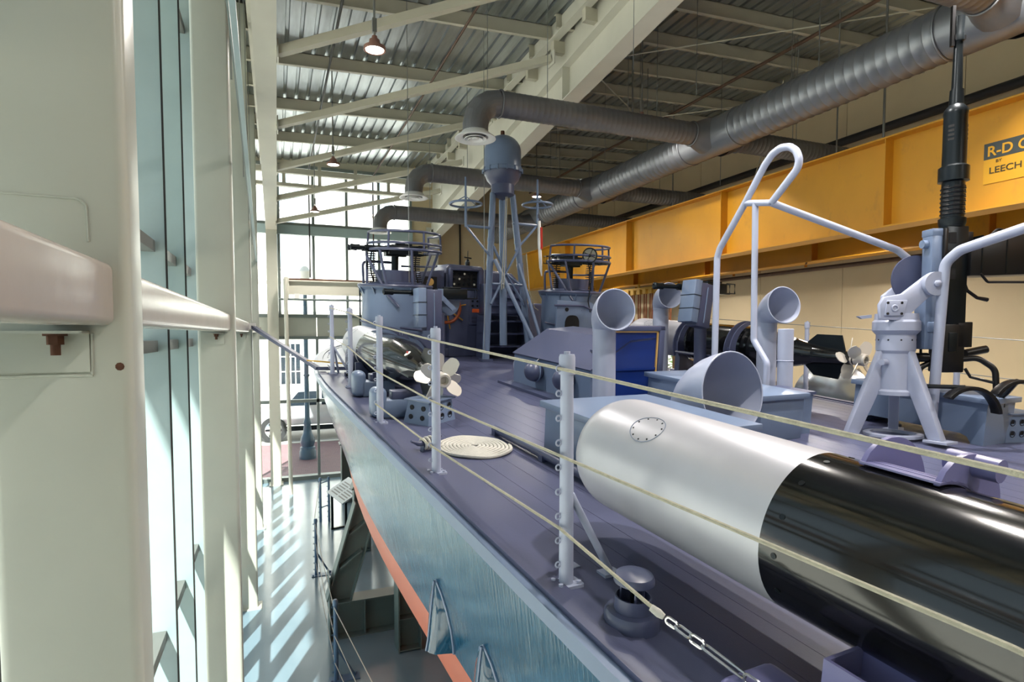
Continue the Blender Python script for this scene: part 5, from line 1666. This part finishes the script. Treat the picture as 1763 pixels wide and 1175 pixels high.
# ================================================================== CRADLES UNDER THE HULL
def ibeam(b, p0, p1, h, wf, tf=.02, tw=.016, up=(0, 0, 1), X=None):
    """I-section from p0 to p1, web in the plane of up."""
    p0 = Vector(p0); p1 = Vector(p1); d = (p1 - p0); L = d.length; d.normalize()
    up = Vector(up); up = (up - d * up.dot(d)).normalized(); s = d.cross(up)
    Y = Matrix(((s.x, up.x, d.x, p0.x), (s.y, up.y, d.y, p0.y), (s.z, up.z, d.z, p0.z), (0, 0, 0, 1)))
    if X is not None: Y = X @ Y
    b.bb(-wf / 2, wf / 2, -h / 2, -h / 2 + tf, 0, L, Y)
    b.bb(-wf / 2, wf / 2, h / 2 - tf, h / 2, 0, L, Y)
    b.bb(-tw / 2, tw / 2, -h / 2 + tf, h / 2 - tf, 0, L, Y)
    return b
def cradle(label, x0, y, hullz, xh):
    t = thing('boat_cradle', label, 'cradle', T(x0, y, 0))
    ibeam(MB(), (0, 0, .28), (5.6, 0, .28), .56, .30).build('base_beam', M['cradle'], t)
    MB().bb(-.015, .0, -.17, .17, 0, .98).build('end_plate', M['cradle'], t)
    for x in (.5, 1.1, 1.7):
        for s in (-1, 1):
            MB().bb(x, x + .014, .0 if s > 0 else -.14, .14 if s > 0 else 0, .02, .54).build('stiffener', M['cradle'], t)
    # raking strut up to the hull side
    ibeam(MB(), (.12, 0, .55), (xh - x0 - .12, 0, hullz), .36, .26, .018, .014, up=(-1, 0, 1)).build('raking_strut', M['cradle'], t)
    f = .62
    for f in (.45, .8):
        p = Vector((.12, 0, .55)).lerp(Vector((xh - x0 - .12, 0, hullz)), f)
        MB().bb(-.2, .2, -.14, .14, -.012, .012, T(*p) @ RY(R(-35))).build('strut_stiffener', M['cradle'], t)
    hp = MB().bb(-.2, .2, -.2, .2, -.03, .03, T(xh - x0 - .02, 0, hullz + .04) @ RY(R(-55))).build('hull_pad', M['cradle'], t)
    # inner post
    return t
cradle('grey green steel cradle under the hull, nearest the camera', .68, 9.1, 1.98, 1.35)
cradle('grey green steel cradle under the hull, further forward', 2.0, 13.9, 1.9, 2.5)
def post(label, x, y, h, w_=.5):
    t = thing('cradle_post', label, 'support post', T(x, y, 0))
    ibeam(MB(), (0, 0, 0), (0, 0, h), .34, .32, .02, .016, up=(1, 0, 0)).build('post', M['cradle'], t)
    for z in (.02, .48, h - .03):
        MB().bb(-.16, .16, -.155, .155, z, z + .016).build('stiffener', M['cradle'], t)
    MB().bb(-.22, .22, -.2, .2, h, h + .03).build('cap_plate', M['cradle'], t)
    MB().prism([(-.2, 0), (.24, 0), (.24, .34), (-.14, .12)], -.18, .18, T(0, 0, h + .03) @ RX(PI / 2)).build('hull_wedge', M['cradle'], t)
post('grey green I-section post under the red bottom, nearest', 1.72, 8.38, 1.22)
post('tall grey green I-section post under the bow beside the sign stand', 1.62, 12.6, 1.35)
post('grey green I-section post under the hull near the far window', 1.75, 16.4, 1.6)

# ================================================================== FLOOR BARRIERS
def barrier(label, x, y, h=1.1, double=False, rz=0):
    t = thing('barrier_post', label, 'barrier', T(x, y, 0) @ RZ(rz))
    def one(dx):
        MB().lathe([(0, 0), (.03, 0), (.027, h - .08), (.035, h - .08), (.035, h - .02), (.02, h), (0, h)], 14, T(dx, 0, 0)).build('post', M['postblue'], t)
        for k in range(8):
            MB().torus(.011, .004, 10, 6, T(dx - .038, 0, .12 + .125 * k) @ RX(PI / 2)).build('eye', M['postblue'], t)
    one(0)
    if double:
        one(.2)
        for z in (.35, .95):
            MB().tube([(0, 0, z), (.2, 0, z + .06)], .014, 8).build('rung', M['postblue'], t)
    else:
        MB().bb(-.09, .30, -.08, .08, 0, .014).build('base_plate', M['postblue'], t)
        MB().tube([(.02, 0, .42), (.24, 0, .02)], .017, 8).build('brace', M['postblue'], t)
        for (a, c_) in ((-.06, -.05), (.06, .05), (.26, .05)):
            MB().cyl((a, c_, .014), (a, c_, .04), .014, 6).build('bolt', M['postblue'], t)
    return t
barrier('blue floor barrier post with brace, nearest, low under the hull', .66, 7.89)
barrier('blue floor barrier post with brace, middle of the floor row', .63, 11.55)
barrier('pair of blue barrier posts joined by rungs near the far window', .93, 14.85, 1.1, True)
def wire(label, pts, r=.006, m='ropewhite', name='barrier_rope'):
    p0 = Vector(pts[0])
    o = MB().tube([Vector(p) - p0 for p in pts], r, 6).build(name, M[m]); o.location = p0
    tag(o, label, 'rope')
wire('upper white barrier rope from the nearest blue floor post', [(.62, 11.55, 1.0), (.63, 9.7, .93), (.64, 7.89, 1.0), (.9, 6.0, .9), (1.0, 5.2, .9)])
wire('middle white barrier rope along the blue floor posts', [(.62, 11.55, .62), (.63, 9.7, .55), (.64, 7.89, .62), (.9, 6.0, .5), (1.0, 5.2, .5)])
wire('lowest white barrier rope along the blue floor posts', [(.62, 11.55, .25), (.63, 9.7, .2), (.64, 7.89, .25), (.9, 6.0, .2), (1.0, 5.2, .2)])
wire('white barrier rope between the far blue floor posts', [(.60, 11.55, 1.0), (.75, 13.2, .95), (.92, 14.85, 1.0)])
# information stand
t = thing('sign_stand', 'dark metal information stand with a tilted grey panel under the bow', 'sign stand', T(1.3, 13.7, 0) @ RZ(R(12)))
for (x, y) in ((-.05, -.5), (-.05, .5)):
    MB().bb(x - .025, x + .025, y - .025, y + .025, 0, .92).build('leg', M['gunmetal'], t)
    MB().bb(x - .03, x + .42, y - .025, y + .025, 0, .04).build('foot', M['gunmetal'], t)
pn = MB().bb(-.30, .30, -.58, .58, -.015, .015, T(.12, 0, 1.02) @ RY(R(-28))).build('panel', M['paper'], t, label='tilted grey text panel')
for k in range(6):
    for j in range(2):
        MB().bb(-.22 + .07 * k, -.19 + .07 * k, -.50 + .52 * j, -.06 + .52 * j, .0155, .0165, T(.12, 0, 1.02) @ RY(R(-28))).build('print_line', M['gunmetal'], pn)
# mooring boom from column to the bow
t = thing('mooring_strut', 'dark slate boom running from the glazed wall column to the bow deck', 'boom', T(-.36, 10.45, 4.72))
q = bp(-2.95, 9.35, .06) - Vector((-.36, 10.45, 4.72)); q2 = bp(-2.2, 9.2, .06) - Vector((-.36, 10.45, 4.72))
MB().bar((0, 0, 0), q, .07, .05).build('boom', M['dgrey'], t)
MB().bar(q, q2, .06, .05).build('foot_bar', M['dgrey'], t)
MB().bar(q + Vector((-.15, .05, .12)), q2 + Vector((-.2, 0, .06)), .02, .02).build('yellow_line', M['strapyel'], t)
MB().bb(-.05, .06, -.05, .05, -.05, .05).build('wall_clamp', M['white'], t)
# coils / rollers at bow: cable reel
t = thing('deck_roller', 'navy slate chock with round drum beside the bow stanchion', 'chock', bt(-2.45, 8.75, 0))
MB().lathe([(0, -.02), (.2, -.02), (.2, .02), (.17, .02), (.17, .32), (.2, .32), (.2, .36), (0, .36)], 28, T(-.16, 0, .22) @ RY(PI / 2)).build('drum', M['dgrey'], t)
MB().bb(-.2, .3, -.16, .16, 0, .06).build('base', M['dgrey'], t)
MB().tube([(-.25, -.22, .07), (.4, -.22, .07)], .02, 8).build('bar', M['gunmetal'], t)
# thin antenna wires near the bow
t = thing('jack_staff', 'thin dark staff with stays on the foredeck before the window', 'staff', bv(-2.0, 10.9, 0))
MB().tube([(0, 0, 0), (0, 0, 1.25)], .014, 8).build('staff', M['gunmetal'], t)
MB().tube([(0, 0, 1.2), (.3, -.4, .1)], .004, 5).build('stay', M['gunmetal'], t)
MB().tube([(0, 0, .45), (.55, -.2, .45)], .006, 5).build('stay', M['gunmetal'], t)

# ================================================================== STARBOARD SIDE DISPLAY
pfm = struct(MB().bb(7.9, 11.3, 3.0, 12.0, 2.55, 2.7).build('trim_9', M['concrete'], flat=True))
t = thing('engine_display', 'bright metal radial engine parts displayed behind the starboard torpedo tail', 'engine', T(8.9, 7.3, 2.7))
MB().lathe([(0, -.25), (.5, -.22), (.62, -.05), (.62, .1), (.45, .2), (0, .22)], 32, T(0, 0, .78) @ RZ(R(-50)) @ RX(PI / 2)).build('crankcase', M['chrome'], t)
MB().bb(-.5, .5, -.3, .3, 0, .25).build('stand', M['gunmetal'], t)
for k in range(9):
    a = 2 * PI * k / 9
    MB().cyl((.2 * math.cos(a), 0, .2 * math.sin(a)), (.6 * math.cos(a), 0, .6 * math.sin(a)), .09, 10, X=T(.55, -.35, .75) @ RZ(R(-50))).build('cylinder', M['chrome'], t)
t = thing('picture_frame', 'dark framed grey picture leaning behind the starboard propeller', 'picture', T(9.8, 6.9, 2.7) @ RZ(R(-60)))
MB().bb(-.4, .4, -.02, .02, 0, 1.05).build('frame', M['brownwood'], t)
MB().bb(-.3, .3, -.03, -.02, .12, .95).build('print', M['paper'], t)
t = thing('picture_frame', 'blue poster board leaning behind the plain upright pipe', 'picture', T(8.6, 8.7, 2.7) @ RZ(R(-60)))
MB().bb(-.4, .4, -.02, .02, 0, 1.0).build('frame', M['brownwood'], t)
MB().bb(-.35, .3, -.03, -.02, .05, .95).build('print', M['navy'], t)

# ================================================================== OUTSIDE
def facade(label, x0, x1, y, h, floors, xs, depth=8):
    t = thing('street_building', label, 'building', T((x0 + x1) / 2, y, -.12))
    W = x1 - x0
    MB().bb(-W / 2, W / 2, 0, depth, 0, h).build('wall', M['facade'], t, flat=True)
    for (z0, z1) in ((6.2, 6.5), (8.2, 8.35), (h - .4, h)):
        MB().bb(-W / 2 - .1, W / 2 + .1, -.18, 0, z0, z1).build('cornice', M['facade'], t)
    for f, (z0, z1) in enumerate(floors):
        for x in xs:
            x = x - (x0 + x1) / 2
            if f == 0:
                wv = MB().bb(x - .75, x + .75, -.06, -.01, z0, z1).build('window', M['facade'], t)
                MB().bb(x - .6, x + .6, -.075, -.06, z0 + .15, z1 - .15).build('pane', M['darkpane'], wv)
                for q in (-.3, 0, .3):
                    MB().bb(x + q - .03, x + q + .03, -.09, -.07, z0 + .15, z1 - .15).build('glazing_bar', M['facade'], wv)
                for q in (.33, .66):
                    MB().bb(x - .6, x + .6, -.09, -.07, z0 + (z1 - z0) * q - .03, z0 + (z1 - z0) * q + .03).build('glazing_bar', M['facade'], wv)
            else:
                out = [(x - .8, z0), (x + .8, z0), (x + .8, z1 - .3), (x + .4, z1 - .06), (x, z1), (x - .4, z1 - .06), (x - .8, z1 - .3)]
                wv = MB().prism(out, .02, .1, RX(PI / 2)).build('window', M['facade'], t)
                for q in (-.52, 0, .52):
                    MB().bb(x + q - .2, x + q + .2, -.12, -.1, z0 + .15, z1 - .4).build('pane', M['facadewin'], wv)
                MB().prism([(x - .9, z1 - .3), (x - .9, z1 - .18), (x - .45, z1 + .1), (x, z1 + .18), (x + .45, z1 + .1), (x + .9, z1 - .18), (x + .9, z1 - .3), (x + .4, z1 - .06), (x, z1), (x - .4, z1 - .06)], .02, .2, RX(PI / 2)).build('lintel', M['facadewin'], wv)
    return t
facade('tall white stucco building with arched windows seen through the far glazing', -14.0, 17.0, 42, 18, [(1.2, 4.2), (9.0, 12.0), (12.9, 15.9)], [-11.1, -5.1, .88, 6.85, 12.8])
facade('low white stucco building on the street left of the glazing', -60, -16, 42, 9, [(1.2, 4.2), (5.3, 8.0)], [-20, -25, -30, -35, -40])
# lamp post
t = thing('street_lamp', 'blue green cast street lamp post on the pavement outside', 'lamp post', T(1.02, 22.9, -.03))
MB().lathe([(0, 0), (.30, 0), (.30, .28), (.27, .32), (.27, .42), (.22, .46), (.26, .6), (.24, .78), (.16, .95), (.12, 1.25), (.15, 1.32), (.13, 1.4), (.09, 1.5), (.08, 4.6), (.07, 6.5), (0, 6.5)], 20).build('shaft', M['teal'], t)
MB().lathe([(.09, 3.05), (.115, 3.07), (.115, 3.12), (.09, 3.14)], 16).build('collar', M['teal'], t)
MB().lathe([(.05, 6.5), (.16, 6.6), (.22, 6.9), (.1, 7.1), (0, 7.2)], 20).build('lantern', M['white'], t)
# pickup truck
t = thing('pickup_truck', 'silver pickup truck parked on the street outside the far window', 'truck', T(2.1, 28.6, -.12) @ Matrix.Scale(1.3, 4))
body = [(-2.7, .55), (-2.75, 1.0), (-1.6, 1.15), (-1.0, 1.75), (.55, 1.78), (1.0, 1.15), (2.75, 1.12), (2.8, .5)]
MB().prism(body, -.95, .95, RX(PI / 2)).build('body', M['truck'], t, bevel=.05, segs=3)
MB().prism([(-1.35, 1.2), (-.95, 1.66), (-.3, 1.68), (-.3, 1.2)], .955, .965, RX(PI / 2)).build('side_window', M['darkpane'], t)
MB().prism([(-.2, 1.2), (-.2, 1.68), (.5, 1.68), (.82, 1.2)], .955, .965, RX(PI / 2)).build('side_window', M['darkpane'], t)
MB().bb(-2.5, 2.6, -1.0, -.9, .35, .5).build('running_board', M['gunmetal'], t)
for x in (-1.75, 1.8):
    w_ = MB().lathe([(0, 0), (.42, 0), (.42, .25), (0, .25)], 28, T(x, -.78, .42) @ RX(PI / 2)).build('wheel', M['tyre'], t)
    MB().lathe([(0, .27), (.1, .265), (.24, .26), (.27, .25), (0, .25)], 20, T(x, -.78, .42) @ RX(PI / 2)).build('rim', M['chrome'], w_)
    for k in range(6):
        a = PI / 3 * k
        MB().bb(.08, .25, -.03, .03, .255, .275, T(x, -.78, .42) @ RX(PI / 2) @ RZ(a)).build('rim_spoke', M['gunmetal'], w_)
for y in (-.98,):
    MB().bb(2.72, 2.83, -.9, -.6, .8, 1.05).build('tail_lamp', M['tailred'], t)
t = thing('parked_car', 'red tailed silver car parked further along the street', 'car', T(-3.6, 33.5, -.12))
MB().prism([(-2.2, .4), (-2.2, .85), (-1.4, .95), (-.7, 1.42), (.9, 1.42), (1.6, .95), (2.2, .9), (2.2, .4)], -.85, .85, RX(PI / 2)).build('body', M['truck'], t, bevel=.06, segs=3)
MB().prism([(-1.2, .98), (-.65, 1.36), (.85, 1.36), (1.4, .98)], .855, .86, RX(PI / 2)).build('side_window', M['darkpane'], t)
MB().bb(1.9, 2.22, -.87, -.5, .6, .9).build('tail_lamp', M['tailred'], t)
for x in (-1.35, 1.35):
    MB().lathe([(0, 0), (.33, 0), (.33, .2), (0, .2)], 24, T(x, -.68, .33) @ RX(PI / 2)).build('wheel', M['tyre'], t)

# trees and building beyond the right wall windows
def tree(label, x, y, h, r):
    t = thing('street_tree', label, 'tree', T(x, y, -.06))
    MB().tube([(0, 0, 0), (.05, 0, h * .5), (0, .1, h * .8)], [.14, .1, .05], 10).build('trunk', M['bark'], t)
    b = MB(); rnd = random.Random(int(x * 100 + y))
    for k in range(1300):
        th = rnd.uniform(0, 2 * PI); ph = math.acos(rnd.uniform(-1, 1)); rr = r * rnd.uniform(.5, 1) 
        c = Vector((rr * math.sin(ph) * math.cos(th), rr * math.sin(ph) * math.sin(th), h * .72 + rr * .9 * math.cos(ph)))
        s = rnd.uniform(.06, .14)
        X = T(*c) @ RZ(rnd.uniform(0, 6)) @ RX(rnd.uniform(-1, 1))
        b.add([(-s, 0, 0), (0, -s * .5, 0), (s, 0, .02), (0, s * .5, 0)], [(0, 1, 2, 3)], X)
    f = b.build('foliage', M['leaf'], t, flat=True); f['kind'] = 'stuff'
tree('green leafy tree outside the low window in the right wall', 15.5, 18.0, 5.0, 2.0)
tree('green leafy tree outside the right wall, further along', 16.5, 22.5, 5.5, 2.2)
t = thing('street_building', 'pale building across the street beyond the right wall windows', 'building', T(26, 20, -.1))
MB().bb(0, 6, -14, 20, 0, 12).build('wall', M['facade'], t, flat=True)
for k in range(6):
    for f in range(3):
        MB().bb(-.05, 0, -12 + 4.5 * k, -10.2 + 4.5 * k, 1.2 + 3.4 * f, 3.4 + 3.4 * f).build('window', M['darkpane'], t)
